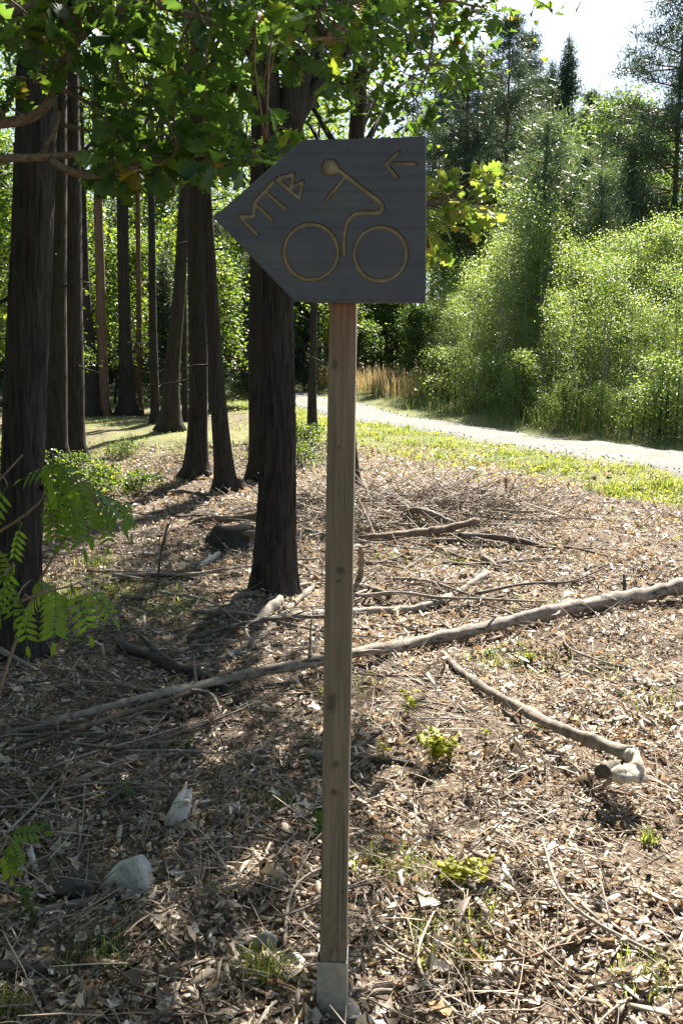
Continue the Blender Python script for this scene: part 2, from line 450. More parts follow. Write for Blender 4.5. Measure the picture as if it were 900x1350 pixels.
r = rng_of(11)
ico = bmesh.new(); bmesh.ops.create_icosphere(ico, subdivisions=1, radius=1); ico.verts.ensure_lookup_table()
ICO = (np.array([q.co[:] for q in ico.verts]), np.array([[k.index for k in q.verts] for q in ico.faces])); ico.free()
n = 3000
yy = r.uniform(9, 30, n) ; yy = 9 + (yy - 9) ** 1.0
uu = r.uniform(0.02, .98, n); xx = near_x(yy) * (1 - uu) + far_x(yy) * uu
R = rand_frames(r, n, 1.5, 0)
v, f = bake(ICO[0], ICO[1], np.stack([xx, yy, hgt(xx, yy) + .036], 1), R, r.uniform(.006, .02, (n, 1)) * r.uniform(.6, 1.2, (n, 3)))
tag(obj('gravel', mesh('gravel', v, f), M['pebble']), 'loose pale pebbles scattered over the gravel track', 'gravel', kind='stuff')

# ------------------------------------------------------------------ grasses
def blades(r, x, y, h0, h1, w, lean=.5, z=None):
    n = len(x); h = r.uniform(h0, h1, n); a = r.uniform(0, 2 * np.pi, n)
    d = np.stack([np.cos(a), np.sin(a), 0 * a], 1); s = np.stack([-np.sin(a), np.cos(a), 0 * a], 1)
    b = np.stack([x, y, (hgt(x, y) if z is None else z) - .005], 1)
    ln = r.uniform(.1, 1, n) * lean
    up = np.array([0, 0, 1.0])
    W_ = (w * r.uniform(.6, 1.3, n))[:, None]
    p1 = b + up * (h * .55)[:, None] + d * (h * ln * .3)[:, None]
    p2 = b + up * (h * (1 - .35 * ln))[:, None] + d * (h * ln)[:, None]
    V = np.stack([b - s * W_, b + s * W_, p1 - s * W_ * .8, p1 + s * W_ * .8, p2], 1)
    F_ = np.array([[0, 1, 3], [0, 3, 2], [2, 3, 4]])[None] + (np.arange(n) * 5)[:, None, None]
    return V.reshape(-1, 3), F_.reshape(-1, 3)
def scatter(r, n, y0, y1, xf, mask, pw=0.0):
    u = r.uniform(0, 1, n)
    y = y0 * (y1 / y0) ** u if pw == 0 else (y0 ** pw + (y1 ** pw - y0 ** pw) * u) ** (1 / pw); x = r.uniform(-1, 1, n) * (.52 * y + 1.0) + xf
    k = r.uniform(0, 1, n) < mask(x, y); return x[k], y[k]
def on_track(x, y): return (x > near_x(y) + .12) & (x < far_x(y) - .12)
r = rng_of(21)
x, y = scatter(r, 130000, 4, 34, 0, lambda x, y: grassy(x, y) * (x < near_x(y) + .1) * np.clip(fbm(x * 2, y * 2, 31) * 2 - .45, 0, 1))
y2 = 7.0 * (34 / 7.) ** r.uniform(0, 1, 90000); x2 = near_x(y2) - r.uniform(-.12, 2.7, 90000); k_ = r.uniform(0, 1, 90000) < grassy(x2, y2) * np.clip(fbm(x2 * 2.0, y2 * 2.0, 33) * 2.8 - .65, .15, 1)
x = np.concatenate([x, x2[k_]]); y = np.concatenate([y, y2[k_]])
v, f = blades(r, x, y, .035, .13, .0042, .9)
v = v.reshape(-1, 5, 3); b0 = v[:, :1].copy(); v = b0 + (v - b0) * (.25 + 1.5 * vnoise(x * 2.7, y * 2.7, 37) ** 3 + .45 * vnoise(x * 9, y * 9, 38))[:, None, None]
tag(obj('verge_grass', mesh('verge_grass', v.reshape(-1, 3), f), M['grass']), 'short sunlit yellow-green grass between the litter and the gravel track', 'grass', kind='stuff')
x, y = scatter(r, 9000, 10, 40, 0, lambda x, y: ((x > near_x(y) + .5) & (x < far_x(y) - .5)) * (np.abs((x - near_x(y)) / (far_x(y) - near_x(y)) - .5) < .12) * (fbm(x, y, 8) > .55))
tag(obj('track_grass', mesh('track_grass', *blades(r, x, y, .02, .07, .004, .9)), M['grass']), 'thin tufts of grass along the crown of the gravel track', 'grass', kind='stuff')
x, y = scatter(r, 110000, 8, 45, 1.5, lambda x, y: (x > far_x(y) - .1) * (x < far_x(y) + 4.5) * np.clip(fbm(x * 1.2, y * 1.2, 61) * 2.2 - .5, 0, 1))
dd = np.clip((x - far_x(y)) / .6, .3, 1)
v, f = blades(r, x, y, .25, .62, .006, .75)
v = v.reshape(-1, 5, 3); b0 = v[:, :1].copy(); v = b0 + (v - b0) * dd[:, None, None]
tag(obj('tall_grass', mesh('tall_grass', v.reshape(-1, 3), f), M['grass_tall']), 'tall tangled green grass on the bank beyond the gravel track', 'grass', kind='stuff')
n = 4200; y = r.uniform(27, 40, n); x = far_x(y) + r.uniform(.9, 4.5, n)
k = fbm(x * .7, y * .7, 71) > .42; x, y = x[k], y[k]
tag(obj('dry_grass', mesh('dry_grass', *blades(r, x, y, .35, .95, .010, .5)), M['grass_dry']), 'dry straw-coloured grass standing at the foot of dark bushes', 'grass', kind='stuff')

n = 14000; y = 7.0 * (26 / 7.) ** r.uniform(0, 1, n); x = near_x(y) - r.uniform(.0, 3.2, n); k = r.uniform(0, 1, n) < np.clip(grassy(x, y) + .15, 0, 1) * np.clip(fbm(x * 3, y * 3, 43) * 3 - 1.2, 0, 1); x, y = x[k], y[k]; n = len(x)
tag(obj('verge_weeds', mesh('verge_weeds', *bake(OVAL[0], OVAL[1], np.stack([x, y, hgt(x, y) + r.uniform(.01, .1, n)], 1), rand_frames(r, n, .5, 0), r.uniform(.03, .08, n))), M['plant_weed']), 'yellow-green leafy weeds among the grass of the sunny verge', 'weeds', kind='stuff')

# ------------------------------------------------------------------ trees
def trunk_mesh(name, pts, rad, seg, rings, seed, bark=.0, flare=.65):
    q = resample(np.column_stack([pts, rad]), rings); p, rr = q[:, :3], q[:, 3].copy()
    zb = p[:, 2] - p[0, 2]
    rr *= 1 + flare * np.exp(-zb / (rr[0] * 1.1 + .02))
    rs = rng_of(seed); ph = rs.uniform(0, 6, 8)
    def bump(i, th):
        z = p[i, 2]
        b = 1 + .035 * np.sin(2 * th + ph[0] + .5 * z) + .03 * np.sin(3 * th + ph[1] - .8 * z) + .025 * np.sin(z * 2.3 + ph[2] + th)
        b = b + flare * .35 * np.exp(-zb[i] / .12) * np.sin(5 * th + ph[3])
        if bark:
            nn = np.array([mnoise.noise((math.cos(a) * 8 + seed, math.sin(a) * 8, z * 2.6)) + .6 * mnoise.noise((math.cos(a) * 17, math.sin(a) * 17 + seed, z * 6)) for a in th])
            b = b + bark * (.7 - np.abs(nn) ** .7 * 2.0)
        return b
    return p, rr, tube(p, rr, seg, True, bump)

def px_path(pxs, Y, lean=0.0):
    """trunk polyline: pixels at the depth of the foot, drifting by `lean` metres of depth per metre of height"""
    g = gnd(pxs[0][0], pxs[0][1]) if Y is None else at_y(pxs[0][0], pxs[0][1], Y)
    if Y is not None: g[2] = float(hgt(g[0], g[1]))
    D = g[1]; pts, rad = [], []
    for k, (px, py, w) in enumerate(pxs):
        p = g.copy() if k == 0 else at_y(px, py, D)
        if k == 0: p[2] -= .12
        pts.append(p); rad.append(w * .5 * (D / ray(px, py)[1]) / FPX)
    return np.array(pts), np.array(rad)

def limbs(mb, r, p, rr, ends, seg=6):
    for e in ends:
        k = int(np.clip(np.searchsorted(p[:, 2], e[2] - np.hypot(e[0] - p[-1, 0], e[1] - p[-1, 1]) * .7), 0, len(p) - 2))
        s = p[k]; m = (s + e) * .5 + np.array([0, 0, .12 * np.linalg.norm(e - s)]) + r.normal(0, .08, 3)
        q = resample(np.array([s, m, e]), 10)
        r0 = min(rr[k] * .5, .05 + .01 * np.linalg.norm(e - s))
        mb.add(*tube(q, np.linspace(r0, .008, 10), seg))

def forest_tree(name, label, pxs, Y=None, top=11.0, group=None, mat='bark_far', crown=None, seg=16, rings=70, bark=0., seed=0, crown_mat='wood_leaf', crown_lo=.45, crown_r=2.0, nclus=46, per=50, leaf=.10, lean_top=(0, 0), crown_off=(0, 0)):
    pts, rad = px_path(pxs, Y)
    base = pts[0].copy(); base[2] = float(hgt(base[0], base[1]))
    d = pts[-1] - pts[-2]; d = d / max(d[2], .2)
    hz = max(top + base[2], pts[-1][2] + 1.0)
    e = pts[-1] + np.array([np.clip(d[0], -.08, .08) + lean_top[0], lean_top[1], 1]) * (hz - pts[-1][2])
    pts = np.vstack([pts, (pts[-1] * .5 + e * .5), e]); rad = np.concatenate([rad, [rad[-1] * .7, rad[-1] * .2]])
    pts = pts - base
    t = thing(name, label, 'tree', base, group)
    r = rng_of(seed + 100)
    p, rr, tv = trunk_mesh('trunk', pts, rad, seg, rings, seed, bark)
    tr = MB(); tr.add(*tv)
    lo = hz * crown_lo
    cc = np.array([p[-1, 0] * .6 + pts[-3][0] * .4, p[-1, 1] * .6, (lo + hz) / 2 + .3]) + np.array([*crown_off, 0])
    g = r.normal(0, 1, (nclus, 3)); g = g / np.linalg.norm(g, axis=1)[:, None] * (r.uniform(.15, 1, nclus) ** .5)[:, None]
    cen = cc + g * np.array([crown_r, crown_r, (hz - lo) / 2 + .4])
    limbs(tr, r, p, rr, cen[:nclus // 3])
    for k in range(9):                                       # dead branch stubs
        z_ = r.uniform(.8, lo * .95); i_ = int(np.argmin(np.abs(p[:, 2] - z_))); an = r.uniform(0, 6.283); l_ = r.uniform(.08, .7) ** 1.3
        d_ = np.array([math.cos(an), math.sin(an), r.uniform(-.25, .35)])
        a_ = p[i_] + d_ * rr[i_] * .7; e_ = a_ + d_ * (l_ + rr[i_] * .3)
        tr.add(*tube(np.array([a_, (a_ + e_) / 2 + r.normal(0, .03, 3) * l_, e_]), [.016, .011, .004], 5))
    obj('trunk', smooth(tr.mesh('trunk')), M[mat], t)
    obj('crown', mesh('crown', *cluster_cloud(r, cen, per, r.uniform(.6, 1.1, nclus) * .95, leaf * (1.15 if base[1] > 13 else 1), DIA if base[1] > 13 else OVAL, .55)), M[crown_mat], t)
    return t

FT = forest_tree
FT('oak_tree', 'thick dark trunk with low oak boughs passing before it, behind the rowan leaves', [(20, 868, 58), (24, 800, 55), (31, 600, 55), (40, 400, 55), (47, 250, 54), (50, 100, 52)], seg=90, rings=260, bark=.075, seed=1, mat='bark', top=10, crown_lo=.55)
FT('oak_tree', 'dark trunk standing half hidden by the thick trunk at the woodland edge', [(70, 618, 34), (72, 400, 31), (75, 200, 28)], seed=2, top=12)
FT('oak_tree', 'straight dark trunk rising behind the leafy undergrowth, twin of its neighbour', [(92, 612, 36), (92, 400, 33), (91, 180, 31)], seed=3, top=12.5)
FT('spruce_tree', 'slim reddish-brown trunk, straight and bare, deep among the dark trunks', [(138, 548, 14), (133, 400, 12), (128, 200, 11), (126, 60, 10)], seed=4, top=14, mat='bark_pine')
FT('oak_tree', 'dark trunk with a kink low down beside the slim reddish trunk', [(124, 549, 20), (118, 450, 16), (110, 380, 14), (106, 200, 12)], seed=5, top=13)
FT('oak_tree', 'dark trunk flaring wide at its foot among red-brown bracken', [(170, 548, 26), (166, 470, 19), (163, 380, 15), (161, 200, 15), (160, 100, 14)], seed=6, top=14)
FT('oak_tree', 'thinnest dark straight trunk standing before the curved trunk', [(205, 559, 13), (202, 450, 11), (200, 300, 9), (199, 150, 8)], seed=7, top=12)
FT('oak_tree', 'trunk that curves to one side as it rises, deep in the wood', [(224, 567, 28), (226, 490, 20), (232, 430, 18), (238, 380, 17), (242, 285, 15), (245, 180, 13), (246, 80, 12)], seed=8, top=13)
FT('oak_tree', 'upright dark trunk with flared foot beside the leaning trunk', [(257, 629, 34), (260, 600, 26), (262, 520, 24), (259, 380, 24), (258, 285, 20), (259, 180, 19), (260, 80, 18)], seed=9, top=11, seg=22)
FT('oak_tree', 'slender dark trunk leaning towards its upright neighbour', [(299, 645, 29), (291, 580, 22), (284, 500, 19), (279, 380, 17), (273, 285, 14), (268, 180, 13)], seed=10, top=10.5, seg=22)
FT('oak_tree', 'dark trunk standing directly behind the forked oak', [(346, 632, 34), (345, 500, 34), (345, 380, 33), (345, 200, 30)], seed=12, top=12)
FT('oak_tree', 'thin young trunk at the edge of the gravel track', [(412, 566, 14), (411, 520, 12), (412, 470, 10), (414, 400, 9)], seed=13, top=6.5, crown_lo=.35, nclus=40)
FT('oak_tree', 'trunk hidden behind the post, reappearing above the sign board', [(464, 650, 30), (456, 570, 22), (454, 450, 20), (462, 300, 20), (470, 180, 21), (474, 100, 19), (478, 20, 19)], seed=14, top=10, crown_lo=.42, crown_r=1.9, crown_off=(-.25, 1.9), nclus=80, per=60)
FT('oak_tree', 'small dark trunk between the curved trunk and the flared upright one', [(244, 555, 9), (243, 450, 8), (242, 300, 7)], seed=15, top=11)
FT('spruce_tree', 'very thin trunk behind the one rising from the bracken', [(184, 545, 8), (183, 400, 7), (182, 250, 6)], seed=16, top=12, mat='bark_pine')

# main oak close behind the sign: trunk forks behind the board
MAIN = [(361, 778, 60), (363, 745, 53), (366, 600, 47), (366, 500, 44), (365, 400, 43), (366, 300, 45), (367, 210, 50), (366, 165, 54)]
pts, rad = px_path(MAIN, None)
base = pts[0].copy(); base[2] = float(hgt(base[0], base[1])); MD = base[1]
oak = thing('oak_tree', 'big forked oak with ridged dark bark close behind the signpost', 'tree', base)
p, rr, tv = trunk_mesh('trunk', pts - base, rad, 110, 330, 33, .085, .35)
tr = MB(); tr.add(*tv)
for fk, sd_ in (([(356, 185, 38), (350, 130, 36), (345, 60, 31), (341, -50, 27)], 34), ([(376, 185, 40), (386, 130, 35), (396, 75, 29), (412, -10, 25)], 35)):
    q = np.array([at_y(a, b, MD + .05) for a, b, c in fk]) - base
    w = np.array([c * .5 * MD / FPX for a, b, c in fk])
    d = q[-1] - q[-2]; d /= d[2]
    q = np.vstack([q, q[-1] + d * 2.2 + [0, .2, 0], q[-1] + d * 3.5 + [0, .5, 1.2]]); w = np.concatenate([w, [w[-1] * .6, w[-1] * .15]])
    pp, r2, t2 = trunk_mesh('fork', q, w, 40, 120, sd_, .07, 0.)
    tr.add(*t2)
r = rng_of(36); nc = 80
g = r.normal(0, 1, (nc, 3)); g = g / np.linalg.norm(g, axis=1)[:, None] * (r.uniform(.2, 1, nc) ** .5)[:, None]
cen = np.array([-.5, .5, 6.3]) + g * np.array([2.1, 2.6, 2.4])
cen = cen[(cen[:, 0] < 1.3)]
m_ = 165; zc = r.uniform(4.5, 7.4, m_); yg = r.uniform(1.0, 5.4, m_); xg = -.42 - .12 * (yg - 2) - 1.35 * r.uniform(0, 1, m_)
cen = np.vstack([cen, np.stack([xg + .319 * zc, yg + .877 * zc, zc], 1) - base])  # extra clusters, mostly above the view, added sunward to shade the left foreground
limbs(tr, r, pp, r2, np.vstack([cen[:26], cen[-165::6]]))
obj('trunk', smooth(tr.mesh('trunk')), M['bark'], oak)
obj('crown', mesh('crown', *cluster_cloud(r, cen, 42, .95, .13, OAK_5, .6)), M['oak_crown'], oak)

LEAVES = []
for k in range(5):
    rs = rng_of(50 + k)
    v_, f_ = leaf_shape(OAK_T, np.array(OAK_W) * rs.uniform(.8, 1.2, 11), rs.uniform(.05, .45), rs.uniform(-.05, .45), OAK_F)
    v_ = v_.copy(); v_[:, 2] += .05 * np.sin(v_[:, 1] * 9 + k) * np.abs(v_[:, 0]) * 3; v_[:, 0] += rs.normal(0, .06) * v_[:, 1] ** 2
    LEAVES.append((v_, f_))
def leaf_meshes(mat):
    out_ = []
    for v_, f_ in LEAVES:
        m_ = smooth(mesh('leaf', v_, f_)); m_.materials.append(M[mat]); out_.append(m_)
    return out_
def spray(mb, r, start, end, n, size):
    """a leafy twig: returns leaf transforms along and at the end of it"""
    d = norm(end - start); L_ = np.linalg.norm(end - start)
    m_ = (start + end) / 2 + np.array([0, 0, .06 * L_]) + r.normal(0, .03, 3)
    q = resample(np.array([start, m_, end]), 8)
    mb.add(*tube(q, np.linspace(.005 + .003 * L_, .0015, 8), 5))
    res = []
    for k in range(n):
        u = 1 - .55 * (k / n) ** 1.3 * min(1, .35 / max(L_, .05))
        b = q[0] * 0 + np.array([np.interp(u * 7, np.arange(8), q[:, c]) for c in range(3)])
        a = r.uniform(0, 2 * np.pi)
        s = norm(np.cross(d, [0, 0, 1]) + 1e-6); w = np.cross(s, d)
        ax = norm(d * r.uniform(.1, .9) + s * math.cos(a) + w * math.sin(a) * .6 + np.array([0, 0, -.35]))
        up = np.array([r.normal(0, .6), r.normal(-.15, .6), 1.0])
        R_ = frames(ax[None], up[None])[0]
        res.append((b + ax * .015, R_, size * r.uniform(.7, 1.25)))
    return res
def put_leaves(parent, org, items, mats, r, n_obj, bake_mat):
    """the leaves that show largest become parts of their own, the rest one part"""
    order = sorted(range(len(items)), key=lambda k: -items[k][2] / np.linalg.norm(items[k][0] + org - np.array([0, 0, EYE])))
    for k in order[:n_obj]:
        b, R_, s = items[k]
        o = obj('leaf', mats[r.integers(len(mats))], None, parent)
        mt = Matrix([[*(R_[0] * s), b[0]], [*(R_[1] * s), b[1]], [*(R_[2] * s), b[2]], [0, 0, 0, 1]])
        o.matrix_local = mt
    rest = order[n_obj:]
    if rest:
        v_, f_ = bake(OAK[0], OAK[1], np.array([items[k][0] for k in rest]), np.array([items[k][1] for k in rest]), np.array([items[k][2] for k in rest]))
        o = obj('foliage', mesh('foliage', v_, f_), M[bake_mat], parent); o['kind'] = 'stuff'

LM_Y = leaf_meshes('oak_leaf_yellow'); LM_G = leaf_meshes('oak_leaf')
r = rng_of(60)
br = MB()
path = [at_y(372, 300, MD), at_y(440, 290, MD - .3), at_y(520, 285, MD - .5), at_y(570, 270, MD - .6), at_y(610, 250, MD - .6)]
q = resample(np.array(path) - base, 24); br.add(*tube(q, np.linspace(.026, .007, 24), 7))
items = []
for (px, py) in [(575, 250), (600, 238), (625, 228), (648, 222), (652, 250), (655, 268), (590, 278), (618, 268), (638, 272), (576, 305), (600, 300), (570, 335), (585, 228), (566, 270), (630, 295), (610, 285), (575, 330), (645, 240)]:
    e = at_y(px + r.normal(0, 3), py + r.normal(0, 3), MD - .6 + r.normal(0, .25)) - base
    s = q[min(23, int(np.argmin(np.linalg.norm(q - e, axis=1)) * .85))]
    items += spray(br, r, s, e, 7, .125)
lb = obj('branch', smooth(br.mesh('branch')), M['bark_branch'], oak); lb['label'] = 'sunlit branch with yellow-green and orange leaves beside the sign board'
put_leaves(lb, base, items, LM_Y, r, 140, 'oak_crown')
br = MB(); items = []
q = resample(np.array([at_y(405, 30, MD), at_y(470, -10, MD - .2), at_y(540, -25, MD - .2), at_y(600, 5, MD), at_y(640, 10, MD)]) - base, 24); br.add(*tube(q, np.linspace(.03, .006, 24), 7))
q2 = resample(np.array([at_y(560, -15, MD - .1), at_y(572, 40, MD - .1), at_y(565, 90, MD - .1), at_y(548, 130, MD - .1), at_y(520, 150, MD)]) - base, 16); br.add(*tube(q2, np.linspace(.012, .004, 16), 6))
qq = np.vstack([q, q2])
for (px, py) in [(590, 75), (622, 78), (640, 25), (612, 98), (560, 35), (655, 15), (600, 25), (535, 60), (520, 20), (500, 80), (480, 40), (545, 95), (530, 130), (505, 120), (560, 150), (540, 165), (610, 120), (585, 105), (450, 60), (430, 110), (470, 110), (500, 150), (455, 140), (545, 15), (630, 40), (515, 50), (490, 10), (575, 130), (640, 95), (425, 60)]:
    e = at_y(px + r.normal(0, 4), py + r.normal(0, 4), MD + r.normal(0, .45)) - base
    items += spray(br, r, qq[int(np.argmin(np.linalg.norm(qq - e, axis=1)))], e, 7, .12)
lb = obj('branch', smooth(br.mesh('branch')), M['bark_branch'], oak); lb['label'] = 'leafy bough arching over the top edge of the sign board'
put_leaves(lb, base, items, LM_G, r, 150, 'oak_crown')

# oak outside the frame whose low boughs hang into the picture, in front of the thick trunk
r = rng_of(70)
nb = np.array([-2.35, 3.25, 0.]); nb[2] = float(hgt(nb[0], nb[1]))
nek = thing('oak_tree', 'oak whose low boughs and big dark green leaves reach before the trunks', 'tree', nb)
p, rr, tv = trunk_mesh('trunk', np.array([[0, 0, -.1], [.02, 0, 1], [.06, .03, 2.5], [0, .1, 4.5], [-.1, .2, 7]]), np.array([.14, .125, .11, .09, .03]), 28, 120, 71, .06)
tm = MB(); tm.add(*tv)
cen = np.array([-.3, .6, 5.6]) + r.normal(0, 1, (45, 3)) * np.array([.8, .8, .9]); limbs(tm, r, p, rr, cen[:14])
obj('trunk', smooth(tm.mesh('trunk')), M['bark'], nek)
obj('crown', mesh('crown', *cluster_cloud(r, cen, 26, .8, .13, OAK_LOW, .6)), M['oak_crown'], nek)
def bough(tr_z, pxs, w0, w1):
    a = [np.array([0.03, 0, tr_z])] + [at_y(x, y, Y_) - nb for x, y, Y_ in pxs]
    q = resample(np.array(a), 14 * len(a)); return q, np.linspace(w0, w1, len(q))
nbm = MB(); allq = []
for z_, pxs, w0, w1 in ((2.25, [(-120, 215, 3.1), (0, 207, 3.0), (15, 210, 3.0), (60, 208, 2.98), (100, 205, 2.98), (150, 196, 3.0), (230, 190, 3.1)], .030, .006),
                        (2.35, [(-100, 170, 3.15), (0, 162, 3.1), (60, 160, 3.08), (78, 146, 3.08), (70, 110, 3.1), (95, 45, 3.1), (130, 30, 3.1), (180, 0, 3.1), (260, -40, 3.2)], .030, .008),
                        (2.75, [(-150, 60, 3.2), (0, 20, 3.3), (120, -20, 3.4), (260, 20, 3.5), (360, 60, 3.6), (430, 50, 3.7)], .034, .006)):
    q, w = bough(z_, pxs, w0, w1); nbm.add(*tube(q, w, 9)); allq.append(q)
q = resample(np.array([at_y(68, 211, 2.98), at_y(85, 224, 2.97), at_y(105, 231, 2.97), at_y(130, 232, 2.97), at_y(165, 224, 3.0), at_y(210, 207, 3.02), at_y(240, 225, 3.02), at_y(300, 215, 3.1), at_y(350, 190, 3.15)]) - nb, 50)
nbm.add(*tube(q, np.linspace(.014, .004, 50), 7)); allq.append(q)
for a, b in (((78, 148), (62, 190)), ((62, 190), (50, 205)), ((85, 165), (118, 174))):
    q = resample(np.array([at_y(*a, 3.07), at_y((a[0] + b[0]) / 2 + 5, (a[1] + b[1]) / 2, 3.03), at_y(*b, 2.99)]) - nb, 10); nbm.add(*tube(q, np.linspace(.009, .006, 10), 6))
qq = np.vstack(allq); items = []
spots = []
while len(spots) < 165:
    px, py = r.uniform(-70, 400), 242 - 310 * r.uniform() ** 1.25
    lim = np.interp(px, [-70, 0, 50, 75, 110, 150, 200, 260, 300, 340, 385, 400], [120, 60, 75, 135, 170, 228, 232, 240, 235, 205, 170, 120])
    if py > lim: continue
    if 15 < px < 75 and py > 70: continue
    if 318 < px < 405 and 80 < py < 178: continue
    spots.append((px, py, r.uniform(2.75, 3.75)))
spots += [(r.uniform(350, 545), r.uniform(-40, 55), r.uniform(3.4, 4.2)) for _ in range(30)]
spots += [(384, 172, 3.05), (330, 195, 3.1), (300, 215, 3.1), (290, 200, 3.0), (20, 100, 3.1), (25, 120, 3.1)]
for px, py, D in spots:
    e = at_y(px, py, D) - nb
    s = qq[int(np.argmin(np.linalg.norm(qq - e, axis=1)))]
    if np.linalg.norm(e - s) > .45: s = s + (e - s) * .25 * 0
    items += spray(nbm, r, s, e, 6, .104)
lb = obj('branch', smooth(nbm.mesh('branch')), M['bark_branch'], nek); lb['label'] = 'low boughs with lobed dark green leaves'
put_leaves(lb, nb, items, LM_G, r, 300, 'oak_crown')

# ---- woodland understorey: leafy saplings between and behind the trunks
def sapling_proto(seed, h, rad, ncl, per, leaf, mat, name, label, cat, group, bark='bark_far', lo=.12, shape=OVAL, stems=1):
    r = rng_of(seed); t = thing(name, label, cat, (0, 0, 0), group)
    mb = MB(); cen = []
    for s_ in range(stems):
        b = r.normal(0, .12, 2) * (stems > 1); tip = b + r.normal(0, .12 * h * .3, 2)
        q = resample(np.array([[b[0], b[1], -.1], [(b[0] * 2 + tip[0]) / 3 + r.normal(0, .04), (b[1] * 2 + tip[1]) / 3, h * .35], [*((b + tip * 2) / 3), h * .7], [*tip, h]]), 20)
        mb.add(*tube(q, np.linspace(.012 + h * .006, .004, 20), 7))
        k = ncl // stems
        zz = h * (lo + (1 - lo) * r.uniform(0, 1, k) ** .8); ra = rad * (1.05 - (zz / h)) ** .6 * r.uniform(.1, 1, k) ** .6; an = r.uniform(0, 6.283, k)
        ax = np.stack([np.interp(zz, q[:, 2], q[:, 0]), np.interp(zz, q[:, 2], q[:, 1])], 1)
        c = np.stack([ax[:, 0] + ra * np.cos(an), ax[:, 1] + ra * np.sin(an), zz], 1); cen.append(c)
        for j in range(0, k, 2):
            st = np.array([*ax[j], max(.05, zz[j] - ra[j] * .6)])
            mb.add(*tube(np.array([st, (st + c[j]) / 2 + [0, 0, .04], c[j]]), [.008, .005, .003], 4, False))
    obj('trunk', smooth(mb.mesh('trunk')), M[bark], t)
    obj('crown', mesh('crown', *cluster_cloud(r, np.concatenate(cen), per, .13 * h * .5 + .2, leaf, shape, .6)), M[mat], t)
    return t
def plant_row(protos, spots, r, label=None):
    used = [False] * len(protos); res = []
    for j, (x_, y_, s_) in enumerate(spots):
        k = j % len(protos); loc = (x_, y_, float(hgt(x_, y_)))
        if not used[k]:
            used[k] = True; o = protos[k]; o.location = loc; o.rotation_euler = (0, 0, r.uniform(0, 6)); o.scale = (s_,) * 3
        else: o = dup_tree(protos[k], loc, r.uniform(0, 6), s_)
        res.append(o)
    for k, u in enumerate(used): assert u, 'unused proto'
    return res
r = rng_of(80)
wp = [sapling_proto(81 + k, 5.0, 1.5, 70, 80, .105, 'wood_leaf', 'woodland_sapling', 'bright green broadleaf sapling in the understorey among the dark trunks', 'sapling', 'understorey saplings among the trunks', lo=.26, shape=DIA) for k in range(4)]
spots = []
for (px, D, s_) in [(20, 24, 1.1), (55, 20, .8), (90, 27, 1.2), (150, 27, 1.0), (185, 25, .9), (215, 29, 1.1), (275, 24, .9), (400, 36, 1.3), (340, 33, 1.3), (-30, 17, 1.1), (-10, 30, 1.4), (120, 33, 1.4), (250, 33, 1.3), (180, 37, 1.5), (60, 36, 1.5), (300, 39, 1.5), (440, 36, 1.4), (370, 41, 1.5), (480, 40, 1.3), (520, 40, 1.2), (220, 42, 1.8), (100, 45, 1.8), (0, 42, 1.8), (-90, 26, 1.4)]:
    spots.append((at_y(px, 500, D)[0], D, s_))
plant_row(wp, spots, r)

# tall background broadleaf trees behind the wood, closing the view between the crowns
r = rng_of(90)
def big_proto(seed, h=13):
    r = rng_of(seed); t = thing('woodland_tree', 'tall leafy woodland tree far behind the dark trunks', 'tree', (0, 0, 0), 'tall trees at the back of the wood')
    q = resample(np.array([[0, 0, -.2], [.1, 0, h * .4], [-.1, .1, h * .75], [0, 0, h]]), 24)
    mb = MB(); mb.add(*tube(q, np.linspace(.17, .02, 24), 10))
    nc = 130; zz = h * r.uniform(.16, 1, nc); ra = 2.3 * np.sqrt(np.clip(1.05 - np.abs(zz / h - .5) * 1.5, .15, 1)) * r.uniform(.15, 1, nc) ** .5; an = r.uniform(0, 6.283, nc)
    c = np.stack([ra * np.cos(an), ra * np.sin(an), zz], 1)
    limbs(mb, r, q, np.linspace(.17, .02, 24), c[:45], 5)
    obj('trunk', smooth(mb.mesh('trunk')), M['bark_far'], t)
    obj('crown', mesh('crown', *cluster_cloud(r, c, 70, 1.15, .14, DIA, .6)), M['wood_leaf'], t)
    return t
bp = [big_proto(91 + k) for k in range(3)]
spots = [(at_y(px, 400, D)[0], D, s_) for (px, D, s_) in [(-60, 30, 1.0), (10, 38, 1.1), (80, 44, 1.15), (140, 40, 1.0), (205, 46, 1.2), (270, 42, 1.0), (330, 46, 1.1), (390, 40, .95), (430, 50, 1.1), (470, 46, .9), (40, 52, 1.3), (180, 56, 1.3), (300, 56, 1.3), (-150, 42, 1.2), (420, 60, 1.3), (510, 52, .9)]]
plant_row(bp, spots, r)

for x_, y_, s_ in ((-5.2, .5, .8), (-4.6, -3.2, .85), (-7.2, 3.8, .9), (-2.2, -6.5, .9), (-8, -1.5, 1.0), (-6.6, 8.2, .9), (1.5, -8.5, .95), (-9.5, 6.0, 1.0), (-5.5, -8, 1.0), (-3.6, -1.2, .7), (-1.2, -4.0, .75), (-3.9, 1.9, .7)):  # trees out of view, added to keep sky light off the left side
    dup_tree(bp[int(abs(x_) * 10) % 3], (x_, y_, float(hgt(x_, y_))), x_ * 3, s_, 'unseen leafy woodland tree added to block sky light on the shady side of the signpost', 'unseen woodland trees added to deepen the shade')

